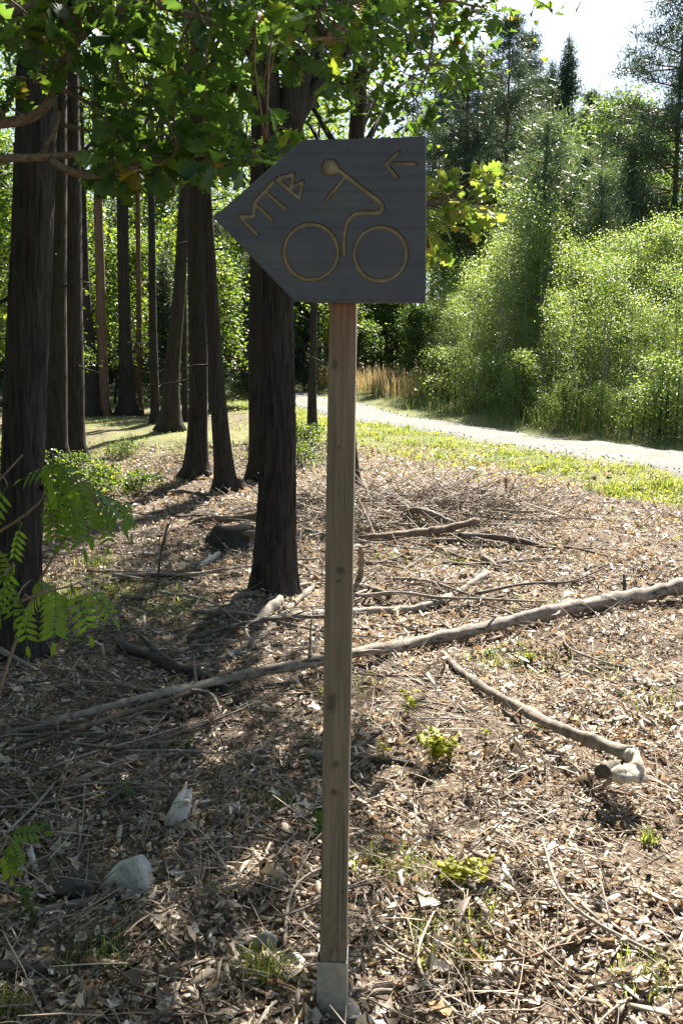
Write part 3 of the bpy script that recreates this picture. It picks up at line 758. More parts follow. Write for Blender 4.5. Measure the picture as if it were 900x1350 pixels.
# ---- conifers beyond the thicket
def pine_proto(seed, h, label, group, spread=2.2, lo=.45, mat='needle', name='pine_tree', young=False):
    r = rng_of(seed); t = thing(name, label, 'tree', (0, 0, 0), group)
    q = resample(np.array([[0, 0, -.3], [.1, .05, h * .35], [-.05, 0, h * .7], [.05, 0, h]]), 24)
    rr = np.linspace(h * .011, .02, 24); mb = MB(); mb.add(*tube(q, rr, 9))
    cen = []
    z_ = h * lo
    while z_ < h * .985:
        u = (z_ / h - lo) / (1 - lo)
        L_ = spread * ((1 - u) ** .75 if young else (1 - u ** 2.2) * (.55 + .45 * min(1, u * 4))) + .12
        nbr = r.integers(3, 6) if not young else 6
        a0 = r.uniform(0, 6.28)
        for k in range(nbr):
            a = a0 + k * 6.283 / nbr + r.normal(0, .25); l_ = L_ * r.uniform(.6, 1.1)
            e = np.array([math.cos(a) * l_, math.sin(a) * l_, z_ + l_ * (.25 if not young else .5) * r.uniform(.2, 1)])
            s = np.array([0, 0, z_]); mb.add(*tube(np.array([s, (s + e) / 2 - [0, 0, .03 * l_], e]), [.012 + .01 * l_, .01 + .005 * l_, .006], 4, False))
            for w in np.linspace(.35 if not young else .2, 1, max(3, int(l_ / .3))): cen.append(s + (e - s) * w + r.normal(0, .08, 3))
        z_ += (h * .035 if not young else h * .05) * r.uniform(.7, 1.3)
    obj('trunk', smooth(mb.mesh('trunk')), M['bark_pine'], t)
    cen = np.array(cen); n = len(cen) * (78 if not young else 34)
    c = np.repeat(cen, n // len(cen), 0) + r.normal(0, 1, (n, 3)) * np.array([.2, .2, .11]) * (1 if not young else .75)
    R_ = frames(r.normal(0, 1, (n, 3)) + [0, 0, .5], r.normal(0, 1, (n, 3)))
    sc_ = r.uniform(.14, .32, n)[:, None] * np.array([1.15, 1, 1])
    obj('crown', mesh('crown', *bake(NEEDLE[0], NEEDLE[1], c, R_, sc_ * (1 if not young else .8))), M[mat], t)
    return t
def spruce_proto(seed, h, label, group):
    r = rng_of(seed); t = thing('spruce_tree', label, 'tree', (0, 0, 0), group)
    mb = MB(); mb.add(*tube(np.array([[0, 0, -.3], [0, 0, h * .5], [0, 0, h]]), [h * .011, h * .007, .015], 8)); cen = []
    z_ = h * .12
    while z_ < h * .99:
        L_ = .2 * (h - z_) + .05; nbr = 8
        for k in range(nbr):
            a = r.uniform(0, 6.283); l_ = L_ * r.uniform(.65, 1.1)
            e = np.array([math.cos(a) * l_, math.sin(a) * l_, z_ - .22 * l_]); s = np.array([0, 0, z_])
            mb.add(*tube(np.array([s, (s + e) / 2 - [0, 0, .05 * l_], e]), [.02, .012, .005], 4, False))
            for w in np.linspace(.2, 1, max(3, int(l_ / .22))): cen.append(s + (e - s) * w)
        z_ += .30
    obj('trunk', smooth(mb.mesh('trunk')), M['bark_pine'], t)
    cen = np.array(cen); n = len(cen) * 16
    c = np.repeat(cen, 16, 0) + r.normal(0, 1, (n, 3)) * np.array([.13, .13, .10])
    R_ = frames(r.normal(0, 1, (n, 3)) + [0, 0, -.4], r.normal(0, 1, (n, 3)))
    obj('crown', mesh('crown', *bake(NEEDLE[0], NEEDLE[1], c, R_, (r.uniform(.18, .36, n) * np.clip((h - c[:, 2]) / 2.5 + .25, .25, 1))[:, None] * np.array([1.8, 1, 1]))), M['needle'], t)
    return t
r = rng_of(100)
GP = 'tall pines on the skyline beyond the thicket'
pp_ = [pine_proto(101, 17, 'tall dark pine with a bare trunk and open crown on the skyline', GP), pine_proto(102, 17, 'tall dark pine with a bare trunk and open crown on the skyline', GP, 1.8, .38)]
def skyline(protos, lst, h):
    spots_ = []
    for px, D, ty in lst:
        x_, hh = top_height(px, D, ty); spots_.append((x_, D, hh / h))
    return plant_row(protos, spots_, r)
sk = skyline(pp_, [(617, 40, 70), (632, 41, 58), (673, 38, 8), (700, 54, 35), (590, 52, 85), (575, 58, 60), (712, 62, 90), (655, 60, 90), (780, 58, 110), (545, 60, 100), (605, 55, 70), (685, 48, 75), (650, 44, 100), (735, 66, 105)], 17)
sk[2]['label'] = 'tallest skyline pine with a straight bare trunk, rising above all its neighbours'
for o in sk[:2]: o['label'] = 'one of two bare-trunked pines standing close together beyond the sign board'
PINE_R = pine_proto(103, 13, 'large pine stretching one long low bough out over the birches', None, 3.4, .3)
x_, hh = top_height(905, 31, -40); PINE_R.location = (x_, 31, float(hgt(x_, 31))); PINE_R.scale = (hh / 13,) * 3
sk = skyline([spruce_proto(104, 14, 'narrow pointed spruce standing up against the pale sky', 'pointed spruces on the skyline')], [(750, 50, 42), (728, 60, 75), (815, 62, 125), (770, 44, 135), (840, 48, 118), (865, 42, 150), (800, 52, 122), (700, 50, 120), (655, 54, 130), (885, 46, 120), (610, 56, 130)], 14)
for o in sk[3:]: o['label'] = 'dark spruce in the conifer bank behind the birch thicket'; o['group'] = 'spruces of the conifer bank'
sk[1]['label'] = 'pointed spruce half hidden between the tallest pine and the free-standing spruce'; sk[2]['label'] = 'pointed spruce rising behind the broadleaf crowns, towards the large pine'
skyline([spruce_proto(107, 6, 'shade-dark young spruce standing among the woodland trunks', 'young spruces among the trunks')], [(215, 24, 330), (185, 28, 300), (330, 26, 330), (60, 26, 330), (285, 30, 280), (150, 34, 260), (400, 34, 330), (5, 28, 280), (240, 36, 240), (100, 32, 270)], 6)
yp = [pine_proto(105 + k, 6, 'young blue-green pine with upswept shoots above the birches', 'young pines above the birch thicket', 1.35, .06, 'needle_pale', 'young_pine', True) for k in range(2)]
sk = skyline(yp, [(722, 27, 142), (770, 29, 195), (795, 26, 215), (745, 30, 185), (700, 33, 200), (835, 30, 190)], 6)
sk[0]['label'] = 'tallest young blue-green pine, its tip standing clear above the birches'
# mixed taller broadleaves behind the thicket
GM = 'broadleaf trees behind the birch thicket'
mp_ = [sapling_proto(110 + k, 9, 2.2, 110, 85, .12, 'shrub_leaf', 'broadleaf_tree', 'full green broadleaf tree behind the birch thicket', 'tree', GM, 'bark_far', .1, DIA) for k in range(2)]
skyline(mp_, [(650, 38, 240), (800, 42, 118), (845, 38, 160), (705, 52, 175), (610, 52, 240), (560, 46, 260), (920, 30, 170), (745, 42, 165), (590, 40, 300), (510, 48, 330), (830, 46, 120)], 9)

# ---- birch thicket by the track
r = rng_of(120)
GB = 'young birches of the thicket beyond the track'
bpz = [sapling_proto(121 + k, 5.6, 1.25, 110, 66, .064, 'birch_leaf', 'birch_tree', 'young leafy birch in the sunlit thicket beyond the gravel track', 'birch', GB, 'bark_birch', .06, DIA, 2) for k in range(4)]
D0 = lambda px: float(np.interp(px, [560, 600, 640, 680, 720, 800, 885, 990], [24.5, 22.6, 20.8, 19.4, 18.3, 16.3, 14.6, 13.0]))
TOPY = lambda px: float(np.interp(px, [580, 610, 650, 690, 725, 762, 800, 850, 900, 990], [385, 340, 285, 228, 275, 355, 318, 268, 275, 250]))
back_, mid_, low_ = [], [], []
for k, px in enumerate(np.arange(592, 1000, 31.)):
    back_.append((px + r.normal(0, 6), D0(px) + 6.2 + r.uniform(-.6, 1.2), TOPY(px) + r.uniform(-6, 45)))
    if k % 2 == 0: back_.append((px + 12, D0(px) + 8.2, TOPY(px) + 25))
for px in np.arange(600, 1000, 33.): mid_.append((at_y(px, 500, D0(px) + 3.4)[0], D0(px) + 3.3 + r.uniform(-.5, .7), r.uniform(.34, .68)))
for px in np.arange(585, 1000, 19.): low_.append((at_y(px, 500, D0(px) + 1.5)[0], D0(px) + 1.5 + r.uniform(-.35, .7), r.uniform(.35, 1.05)))
skyline(bpz, back_, 5.6)
for j, (x_, y_, s_) in enumerate(mid_):
    dup_tree(bpz[j % 4], (x_, y_, float(hgt(x_, y_))), r.uniform(0, 6), s_, 'half-grown birch sapling in front of the taller thicket birches', 'birch saplings in front of the thicket')
plant_row([sapling_proto(126 + k, 1.7, 1.0, 46, 50, .06, 'birch_leaf', 'birch_bush', 'small round leafy birch bush on the bank by the track', 'bush', 'small birch bushes on the bank', 'bark_far', .05, DIA, 3) for k in range(3)], low_, r)
GS = 'dark bushes behind the dry grass'
sp_ = [sapling_proto(130 + k, 1.9, 1.0, 46, 70, .075, 'shrub_leaf', 'bush', 'dark green bush behind the dry grass at the bend of the track', 'bush', GS, 'bark_far', .04, OVAL, 3) for k in range(3)]
spots = []
for px, D, s_ in [(575, 34, 1.4), (545, 37, 1.5), (515, 38, 1.5), (485, 40, 1.6), (560, 41, 1.7), (600, 33, 1.3), (455, 44, 1.7), (530, 43, 1.8), (500, 46, 2.0), (440, 48, 2.0), (475, 36, 1.2), (550, 34, 1.1)]:
    spots.append((at_y(px, 500, D)[0], D, s_))
plant_row(sp_, spots, r)
# low leafy undergrowth between the trunks
ug = [sapling_proto(140 + k, .42, .75, 26, 36, .065, 'wood_leaf', 'undergrowth_plant', 'low leafy undergrowth plant at the foot of the dark trunks', 'undergrowth', 'low undergrowth between the trunks', 'bark_far', .1, OVAL, 4) for k in range(3)]
spots = [(gnd(px, py)[0], gnd(px, py)[1], s_) for px, py, s_ in [(85, 680, .8), (125, 655, .8), (165, 600, .5), (105, 625, .6), (55, 670, .7), (395, 590, 1.0), (400, 612, .6), (30, 640, 1.0), (185, 645, .5)]]
plant_row(ug, spots, rng_of(141))
# far wood closing the horizon
r = rng_of(150); n = 260
a = r.uniform(-1.2, 1.2, n); d = r.uniform(72, 120, n)
cx, cy = np.sin(a) * d, np.cos(a) * d
hz = r.uniform(0, 1, n)
hmax = np.where(cx > 8, 7, 13.)
c = np.stack([cx, cy, hgt(cx, cy) + .5 + hz * hmax], 1)
tag(obj('far_wood', mesh('far_wood', *cluster_cloud(r, c, 130, 5.5, .55, DIA, .6)), M['shrub_leaf']), 'dense mass of far-off woodland closing the view behind every other tree', 'woodland', kind='stuff')

# ------------------------------------------------------------------ signpost
def post_mat():
    t = NT('weathered_post'); c = t.coords((55, 55, 2.2)); n1 = t.noise(1.6, 5, c, .6, .8); n2 = t.noise(2.5, 3, t.coords()); n3 = t.noise(1, 4, t.coords((120, 120, 5)), .6)
    col = t.ramp(n1, [(.28, (.11, .088, .060)), (.5, (.158, .129, .091)), (.72, (.215, .177, .131))])
    col = t.mix(t.ramp(n2, [(.45, (0, 0, 0)), (.8, (.55, .55, .55))]), col, (.10, .083, .064))
    sep = t.n('ShaderNodeSeparateXYZ'); t.l(t.n('ShaderNodeTexCoord').outputs['Object'], sep.inputs[0])
    zr = t.n('ShaderNodeMapRange'); zr.inputs[1].default_value = 1.60; zr.inputs[2].default_value = 1.82; t.l(sep.outputs[2], zr.inputs[0])
    col = t.mix(zr.outputs[0], col, t.mix(1.0, col, (1.25, .82, .68), 'MULTIPLY'))
    ck = t.noise(1.0, 2, t.coords((110, 110, 1.3)), .5)
    col = t.mix(t.ramp(ck, [(.645, (0, 0, 0)), (.68, (.75, .75, .75))]), col, (.045, .035, .027))
    zs = t.n('ShaderNodeMapRange'); zs.inputs[1].default_value = .42; zs.inputs[2].default_value = .08; t.l(sep.outputs[2], zs.inputs[0])
    sp = t.n('ShaderNodeMath', operation='MULTIPLY'); t.l(zs.outputs[0], sp.inputs[0]); t.l(t.ramp(t.noise(45, 4, t.coords(), .7), [(.4, (0, 0, 0)), (.6, (.9, .9, .9))]), sp.inputs[1])
    col = t.mix(sp.outputs[0], col, (.075, .06, .045))
    nd = t.noise(30, 3, t.coords(), .6)
    for px, py, a, b in ((441, 480, .010, .017), (449, 752, .016, .012), (446, 766, .010, .007), (437, 928, .020, .030), (442, 1008, .016, .017), (440, 1045, .02, .012), (436, 1256, .007, .011), (447, 590, .004, .005), (452, 1175, .005, .006)):
        w = at_y(px, py, PF) - PB
        sx = t.n('ShaderNodeMath', operation='SUBTRACT'); t.l(sep.outputs[0], sx.inputs[0]); sx.inputs[1].default_value = w[0]
        sz = t.n('ShaderNodeMath', operation='SUBTRACT'); t.l(sep.outputs[2], sz.inputs[0]); sz.inputs[1].default_value = w[2]
        q1 = t.n('ShaderNodeMath', operation='DIVIDE'); t.l(sx.outputs[0], q1.inputs[0]); q1.inputs[1].default_value = a * 1.7
        q2 = t.n('ShaderNodeMath', operation='DIVIDE'); t.l(sz.outputs[0], q2.inputs[0]); q2.inputs[1].default_value = b * 1.7
        cb = t.n('ShaderNodeCombineXYZ'); t.l(q1.outputs[0], cb.inputs[0]); t.l(q2.outputs[0], cb.inputs[1])
        ln = t.n('ShaderNodeVectorMath', operation='LENGTH'); t.l(cb.outputs[0], ln.inputs[0])
        ad = t.n('ShaderNodeMath', operation='ADD'); t.l(ln.outputs['Value'], ad.inputs[0])
        ns = t.n('ShaderNodeMath', operation='MULTIPLY'); t.l(nd, ns.inputs[0]); ns.inputs[1].default_value = 1.0; t.l(ns.outputs[0], ad.inputs[1])
        col = t.mix(t.ramp(ad.outputs[0], [(.7, (.7, .7, .7)), (1.0, (0, 0, 0))]), col, (.045, .034, .025))
    return t.done(t.bsdf(col, .75, n3, .35, .002, .3))
def board_mat():
    t = NT('stained_board'); n1 = t.noise(1.5, 5, t.coords((2.2, 40, 42)), .6, .6); n2 = t.noise(7, 4, t.coords(), .6); n3 = t.noise(1.2, 4, t.coords((5, 160, 160)), .6)
    col = t.ramp(n1, [(.3, (.066, .073, .082)), (.7, (.095, .102, .110))])
    col = t.mix(t.ramp(n2, [(.35, (0, 0, 0)), (.7, (.85, .85, .85))]), col, (.052, .060, .082))
    w = t.n('ShaderNodeTexWave', bands_direction='Z', wave_profile='SAW'); w.inputs['Scale'].default_value = 4.1; w.inputs['Distortion'].default_value = .35; w.inputs['Detail'].default_value = 1
    t.l(t.coords((.3, 1, 1)), w.inputs['Vector'])
    col = t.mix(t.ramp(w.outputs['Fac'], [(.965, (0, 0, 0)), (.99, (.5, .5, .5))]), col, (.022, .022, .024))
    return t.done(t.bsdf(col, .7, n3, .35, .002, .3))
def simple_mat(name, a, b, sc, rough, metal=0., bstr=.2):
    t = NT(name); n1 = t.noise(sc, 5, t.coords(), .65)
    return t.done(t.bsdf(t.ramp(n1, [(.3, a), (.7, b)]), rough, n1, bstr, .003, .4, metal))
PF, PT = 2.00, .06                                           # post front plane (y) and thickness
PB = at_y(437.5, 1320, PF); PB[2] = float(hgt(PB[0], PB[1]))
BF, BT = PF - .0245, .022                                    # board front plane, thickness
M['post'] = post_mat(); M['board'] = board_mat()
M['groove'] = simple_mat('carved_groove', (.18, .145, .09), (.30, .25, .165), 40, .8)
M['zinc'] = simple_mat('galvanised_steel', (.16, .165, .155), (.30, .31, .29), 40, .5, .4)
M['screw'] = simple_mat('screw_steel', (.05, .045, .04), (.12, .11, .1), 90, .5, .7)
sg = thing('signpost', 'wooden arrow-shaped MTB bicycle trail sign on a square post in a steel socket', 'signpost', PB)

def bevel_mesh(bm, w, segs=2):
    bmesh.ops.recalc_face_normals(bm, faces=bm.faces)
    bmesh.ops.bevel(bm, geom=[e for e in bm.edges if e.calc_face_angle(0) > .5], offset=w, segments=segs, affect='EDGES', profile=.6)
def from_bm(name, bm):
    me = bpy.data.meshes.new(name); bm.to_mesh(me); bm.free(); return me
def ring_box(bm, secs):                                       # secs: list of (x0,x1,y0,y1,z), stacked
    vs = [[bm.verts.new(c) for c in ((a, c_, z), (b, c_, z), (b, d, z), (a, d, z))] for a, b, c_, d, z in secs]
    bm.faces.new(vs[0][::-1]); bm.faces.new(vs[-1])
    for u, w in zip(vs, vs[1:]):
        for k in range(4): bm.faces.new((u[k], u[(k + 1) % 4], w[(k + 1) % 4], w[k]))
bm = bmesh.new(); secs = []
for py, xl, xr in ((1330, 420, 456.5), (1200, 422.5, 457.5), (1000, 425, 460.5), (800, 427.5, 464), (600, 430.5, 467), (400, 434, 469.5), (200, 437, 472)):
    a, b = at_y(xl, py, PF), at_y(xr, py, PF)
    secs.append((a[0] - PB[0], b[0] - PB[0], PF - PB[1], PF + PT - PB[1], a[2] - PB[2]))
ring_box(bm, secs); bevel_mesh(bm, .0025)
po = obj('post', from_bm('post', bm), M['post'], sg); po.rotation_euler = (0, 0, math.radians(-3))
# socket: four-sided steel shoe, with its bolt
bm = bmesh.new(); a, b = at_y(417.5, 1295, PF - .003), at_y(457.5, 1295, PF - .003); z1 = at_y(430, 1268, PF)[2] - PB[2]
o0 = (a[0] - PB[0], b[0] - PB[0], PF - .004 - PB[1], PF + PT + .004 - PB[1]); th = .0032
vo = [[bm.verts.new((x_, y_, z_)) for x_, y_ in ((o0[0], o0[2]), (o0[1], o0[2]), (o0[1], o0[3]), (o0[0], o0[3]))] for z_ in (-.12, z1)]
vi = [[bm.verts.new((x_, y_, z_)) for x_, y_ in ((o0[0] + th, o0[2] + th), (o0[1] - th, o0[2] + th), (o0[1] - th, o0[3] - th), (o0[0] + th, o0[3] - th))] for z_ in (-.12, z1)]
for k in range(4):
    j = (k + 1) % 4
    bm.faces.new((vo[0][k], vo[0][j], vo[1][j], vo[1][k])); bm.faces.new((vi[0][j], vi[0][k], vi[1][k], vi[1][j]))
    bm.faces.new((vo[1][k], vo[1][j], vi[1][j], vi[1][k])); bm.faces.new((vo[0][j], vo[0][k], vi[0][k], vi[0][j]))
bevel_mesh(bm, .0008, 1)
so = obj('socket', from_bm('socket', bm), M['zinc'], sg); so['label'] = 'galvanised square steel socket'; so.rotation_euler = (0, 0, math.radians(-3))

bo = at_y(455, 395, BF) ; bo = np.array([bo[0], BF, bo[2]])   # board origin
def bp2(px, py):
    q = at_y(px, py, BF); return np.array([q[0] - bo[0], q[2] - bo[2]])
outline = [(281, 286), (399, 184), (440, 183.5), (490, 182), (530, 180.5), (561, 178.5), (561.5, 290), (561, 399), (470, 399.5), (388, 397), (335, 342)]
bm = bmesh.new(); P2 = [bp2(*q) for q in outline]
fr = [bm.verts.new((q[0], 0, q[1])) for q in P2]; bk = [bm.verts.new((q[0], BT, q[1])) for q in P2]
bm.faces.new(fr); bm.faces.new(bk[::-1])
for k in range(len(fr)):
    j = (k + 1) % len(fr); bm.faces.new((fr[k], bk[k], bk[j], fr[j]))
bevel_mesh(bm, .0022, 2)
board = obj('sign_board', from_bm('sign_board', bm), M['board'], None)
board['label'] = 'dark blue-grey arrow-shaped board with carved letters and cyclist'

def ribbon(pts, w, closed=False, round_ends=True):
    """outline (2-D loop, or outer and inner loop) of a stroke along pts"""
    pts = np.asarray(pts, float); n = len(pts)
    if closed:
        t = norm(np.roll(pts, -1, 0) - np.roll(pts, 1, 0))
    else:
        t = norm(np.gradient(pts, axis=0))
    nr = np.stack([-t[:, 1], t[:, 0]], 1)
    L_, R_ = pts + nr * w / 2, pts - nr * w / 2
    if closed: return L_, R_
    if not round_ends: return np.vstack([L_, R_[::-1]])
    def cap(c, d):
        a = math.atan2(d[1], d[0]); return [c + w / 2 * np.array([math.cos(a + s), math.sin(a + s)]) for s in np.linspace(np.pi / 2, -np.pi / 2, 7)[1:-1]]
    return np.vstack([L_, cap(pts[-1], t[-1]), R_[::-1], cap(pts[0], -t[0])])
def prism(outl, y0, y1, inset=0.0):
    bm = bmesh.new()
    if isinstance(outl, tuple):
        A, B = outl
        ring = lambda P_, y: [bm.verts.new((q[0], y, q[1])) for q in P_]
        a0, a1, b0, b1 = ring(A, y0), ring(A, y1), ring(B, y0), ring(B, y1); n = len(A)
        for k in range(n):
            j = (k + 1) % n
            bm.faces.new((a0[k], a0[j], a1[j], a1[k])); bm.faces.new((b0[j], b0[k], b1[k], b1[j]))
            bm.faces.new((a0[j], a0[k], b0[k], b0[j])); bm.faces.new((a1[k], a1[j], b1[j], b1[k]))
    else:
        f0 = [bm.verts.new((q[0], y0, q[1])) for q in outl]; f1 = [bm.verts.new((q[0], y1, q[1])) for q in outl]; n = len(outl)
        bm.faces.new(f0); bm.faces.new(f1[::-1])
        for k in range(n):
            j = (k + 1) % n; bm.faces.new((f0[k], f1[k], f1[j], f0[j]))
    bmesh.ops.recalc_face_normals(bm, faces=bm.faces)
    return bm
PXM = BF / FPX                                               # metres per photo pixel on the board
def P(*a): return np.array([bp2(*q) for q in a])
def circle(cx, cy, rx, ry, n=56): return P(*[(cx + rx * math.cos(t_), cy + ry * math.sin(t_)) for t_ in np.arange(n) * 2 * np.pi / n])
body = resample(P((447.5, 225), (475, 246.7), (498.3, 264), (505.5, 270.5), (507, 276), (503.5, 280.6), (497, 281), (471.7, 280), (463, 283.5), (456.5, 293), (453.6, 308), (453.3, 320), (453.3, 335.8)), 60)
LW = 5.8 * PXM
marks = [
 ('carved_letter', 'carved letter M', [(P((338.7, 309), (315.3, 285)), LW, 0), (P((315.3, 285), (334, 285.7)), LW, 0), (P((334, 285.7), (335, 267)), LW, 0), (P((335, 267), (358, 290.3)), LW, 0)]),
 ('carved_letter', 'carved letter T', [(P((337.5, 264), (360, 240)), LW * 1.15, 0), (P((351.3, 254), (376, 275)), LW, 0)]),
 ('carved_letter', 'carved letter B', [(P((365.3, 236.5), (394, 261.7)), LW, 0), (P((365, 235.5), (386.7, 229)), LW, 0), (P((387, 229.7), (382.7, 249)), LW, 0), (P((383.5, 247), (399, 239)), LW * .8, 0), (P((399.3, 239), (394, 261.7)), LW, 0)]),
 ('carved_head', 'round carved head of the cyclist', [('disc', (435, 220.8, 12.2, 12.4), 0)]),
 ('carved_arm', 'carved arm of the cyclist', [(P((455, 233), (428.6, 265.6)), 6.6 * PXM, 2)]),
 ('carved_body', 'carved back and leg of the cyclist', [(body, 7.0 * PXM, 0)]),
 ('carved_wheel', 'carved bicycle wheel', [('ring', (409.8, 332.3, 35.3, 36.6), 6.4 * PXM)]),
 ('carved_wheel', 'carved bicycle wheel', [('ring', (501.3, 335, 34.4, 35.6), 6.4 * PXM)]),
 ('carved_arrow', 'small carved arrow', [(P((519, 215.8), (547.5, 215.8)), LW, 0), (P((525, 200.8), (508.5, 215.8)), LW, 0), (P((508.5, 216.2), (522.5, 232.5)), LW, 0)]),
]
cutters = []; floors = []; dep = .0050
for nm, lb_, strokes in marks:
    fl = MB()
    for s_ in strokes:
        dep += .00006
        def outl(shr):
            if isinstance(s_[0], str):
                cx, cy, rx, ry = s_[1]
                if s_[0] == 'disc': return circle(cx, cy, rx - shr / PXM, ry - shr / PXM, 40)
                return ribbon(circle(cx, cy, rx, ry), s_[2] - 2 * shr, True)
            return ribbon(s_[0], s_[1] - 2 * shr, False, s_[2] == 0)
        cutters.append(from_bm('cut', prism(outl(0), -.004, dep)))
        b_ = prism(outl(.00012), dep - .0006, dep - .0001)
        bmesh.ops.triangulate(b_, faces=b_.faces); b_.verts.index_update()
        fl.add([q.co[:] for q in b_.verts], [[k.index for k in q.verts] for q in b_.faces]); b_.free()
    floors.append((nm, lb_, fl.mesh(nm)))
tmp = []
for k, cme in enumerate(cutters):
    co = bpy.data.objects.new('cutter', cme); COL.objects.link(co); tmp.append(co)
    md = board.modifiers.new('b', 'BOOLEAN'); md.operation = 'DIFFERENCE'; md.object = co; md.solver = 'EXACT'
bpy.context.view_layer.update()
cut = bpy.data.meshes.new_from_object(board.evaluated_get(bpy.context.evaluated_depsgraph_get()))
board.modifiers.clear(); board.data = cut; cut.name = 'sign_board'
for o in tmp: bpy.data.objects.remove(o, do_unlink=True)
board.parent = sg; board.location = bo - PB
for nm, lb_, m_ in floors:
    o = obj(nm, m_, M['groove'], board); o['label'] = lb_
def screw_head():
    bm = bmesh.new(); bmesh.ops.create_cone(bm, cap_ends=True, segments=14, radius1=.0042, radius2=.0035, depth=.0018, matrix=Matrix.Rotation(math.pi / 2, 4, 'X')); return from_bm('screw', bm)
sm = screw_head(); sm.materials.append(M['screw'])
for px, py in ((459, 197), (454.5, 385)):
    q = bp2(px, py); obj('screw', sm, None, board, (q[0], -.0006, q[1]))

# ------------------------------------------------------------------ rowan sapling hanging in from the side
def rowan_leaf(seed, pairs=6):
    r = rng_of(seed); mb = MB(); L_ = 1.0
    ts = np.linspace(0, 1, 14); rach = np.stack([.04 * np.sin(ts * 2 + seed), ts, -.28 * ts ** 2], 1)
    mb.add(*tube(rach, np.linspace(.012, .005, 14), 5))
    lf = leaf_shape([0, .12, .35, .65, .88, 1], [.01, .11, .155, .14, .07, 0], .25, .18)
    pos, R_, s_ = [], [], []
    for k in range(pairs):
        t_ = .22 + .7 * k / pairs; b = np.array([np.interp(t_, ts, rach[:, c]) for c in range(3)])
        for sx in (-1, 1):
            pos.append(b); ax = np.array([sx * 1.0, .45 + .2 * t_, -.3 - .15 * r.uniform()]); up = np.array([-.35 * sx, r.normal(0, .15), 1])
            R_.append(frames(ax[None], up[None])[0]); s_.append(r.uniform(.30, .37) * (1 - .15 * abs(t_ - .55)))
    pos.append(rach[-1]); R_.append(frames(np.array([[0, 1, -.5]]), np.array([[0, .3, 1.]]))[0]); s_.append(.32)
    mb.add(*bake(lf[0], lf[1], np.array(pos), np.array(R_), np.array(s_)))
    m_ = smooth(mb.mesh('leaf')); m_.materials.append(M['rowan_leaf']); return m_
RL = [rowan_leaf(160 + k, 5 + k % 3) for k in range(4)]
r = rng_of(165)
def rowan(base, stems, leaves, label):
    b = np.array([base[0], base[1], float(hgt(*base))])
    t = thing('rowan_sapling', label, 'sapling', b); mb = MB(); qs = []
    for s_ in stems:
        pts_ = [np.array([0, 0, -.05])] + [(at_y(*q) if len(q) == 3 else np.array(q[1:])) - b for q in s_]
        q = resample(np.array(pts_), 30); mb.add(*tube(q, np.linspace(.009, .0025, 30), 6)); qs.append(q)
    qs = np.vstack(qs)
    for (px, py, D, dx, dz, L_) in leaves:                    # leaf foot, depth, pointing right / up in the picture, length
        e = at_y(px, py, D) - b
        s = qs[int(np.argmin(np.linalg.norm(qs - e, axis=1)))]
        mb.add(*tube(np.array([s, (s + e) / 2 + [0, 0, .01], e]), [.0028, .0022, .0018], 5, False))
        R_ = frames(np.array([[dx, r.normal(-.25, .2), dz]]), np.array([[r.normal(0, .15) - dx * dz * .5, -.55 + r.normal(0, .2), .8]]))[0]
        o = obj('leaf', RL[r.integers(4)], None, t)
        o.matrix_local = Matrix([[*(R_[0] * L_ * .87), e[0]], [*(R_[1] * L_ * .87), e[1]], [*(R_[2] * L_ * .87), e[2]], [0, 0, 0, 1]])
    obj('stem', smooth(mb.mesh('stem')), M['bark_branch'], t)
    return t
rowan((-1.25, 2.35), [[(-90, 740, 2.3), (0, 702, 2.3), (75, 665, 2.25), (95, 625, 2.25), (70, 600, 2.25)], [(-80, 720, 2.3), (-10, 640, 2.3), (30, 600, 2.3)], [(75, 665, 2.25), (130, 660, 2.2)]],
      [(92, 612, 2.2, -1, -.05, .16), (70, 606, 2.2, .75, -.75, .19), (60, 598, 2.25, .3, -1, .17), (95, 625, 2.15, .35, -1, .19), (108, 640, 2.25, .8, -.6, .16), (78, 640, 2.2, -.15, -1, .16), (62, 660, 2.2, .15, -1, .13), (90, 660, 2.15, .5, -.9, .14), (138, 672, 2.2, .15, -1, .11), (120, 650, 2.4, 1, -.3, .14), (160, 655, 2.5, .5, -1, .12), (30, 690, 2.3, -.4, -1, .12), (10, 640, 2.3, -.5, -.8, .15)],
      'rowan sapling with bright backlit feathery leaves before the thick trunk')
rowan((-1.15, 1.95), [[(-80, 860, 1.9), (-20, 800, 1.95), (50, 770, 1.95), (95, 772, 1.95)], [(-80, 840, 1.9), (-10, 760, 1.95), (15, 750, 1.95)]],
      [(70, 768, 1.95, .2, -1, .15), (95, 772, 1.95, .35, -1, .15), (60, 775, 2.0, -.7, -.6, .12), (115, 775, 2.05, .8, -.8, .11), (20, 745, 1.95, -.5, -1, .13), (5, 760, 1.9, .3, -1, .12), (30, 790, 1.95, .1, -1, .12), (-10, 720, 1.9, .2, -1, .12), (40, 765, 2.1, .9, -.3, .12)],
      'rowan shoot with darker drooping leaves low beside the thick trunk')
rowan((-.93, 1.75), [[(-30, 1180, 1.75), (10, 1105, 1.75)]], [(8, 1105, 1.75, .5, -1, .10), (10, 1100, 1.75, .8, .2, .09), (5, 1120, 1.75, .3, -1, .08), (0, 1110, 1.75, -.6, -.5, .09)],
      'tiny rowan seedling in the deep shade beside the dark boulder')

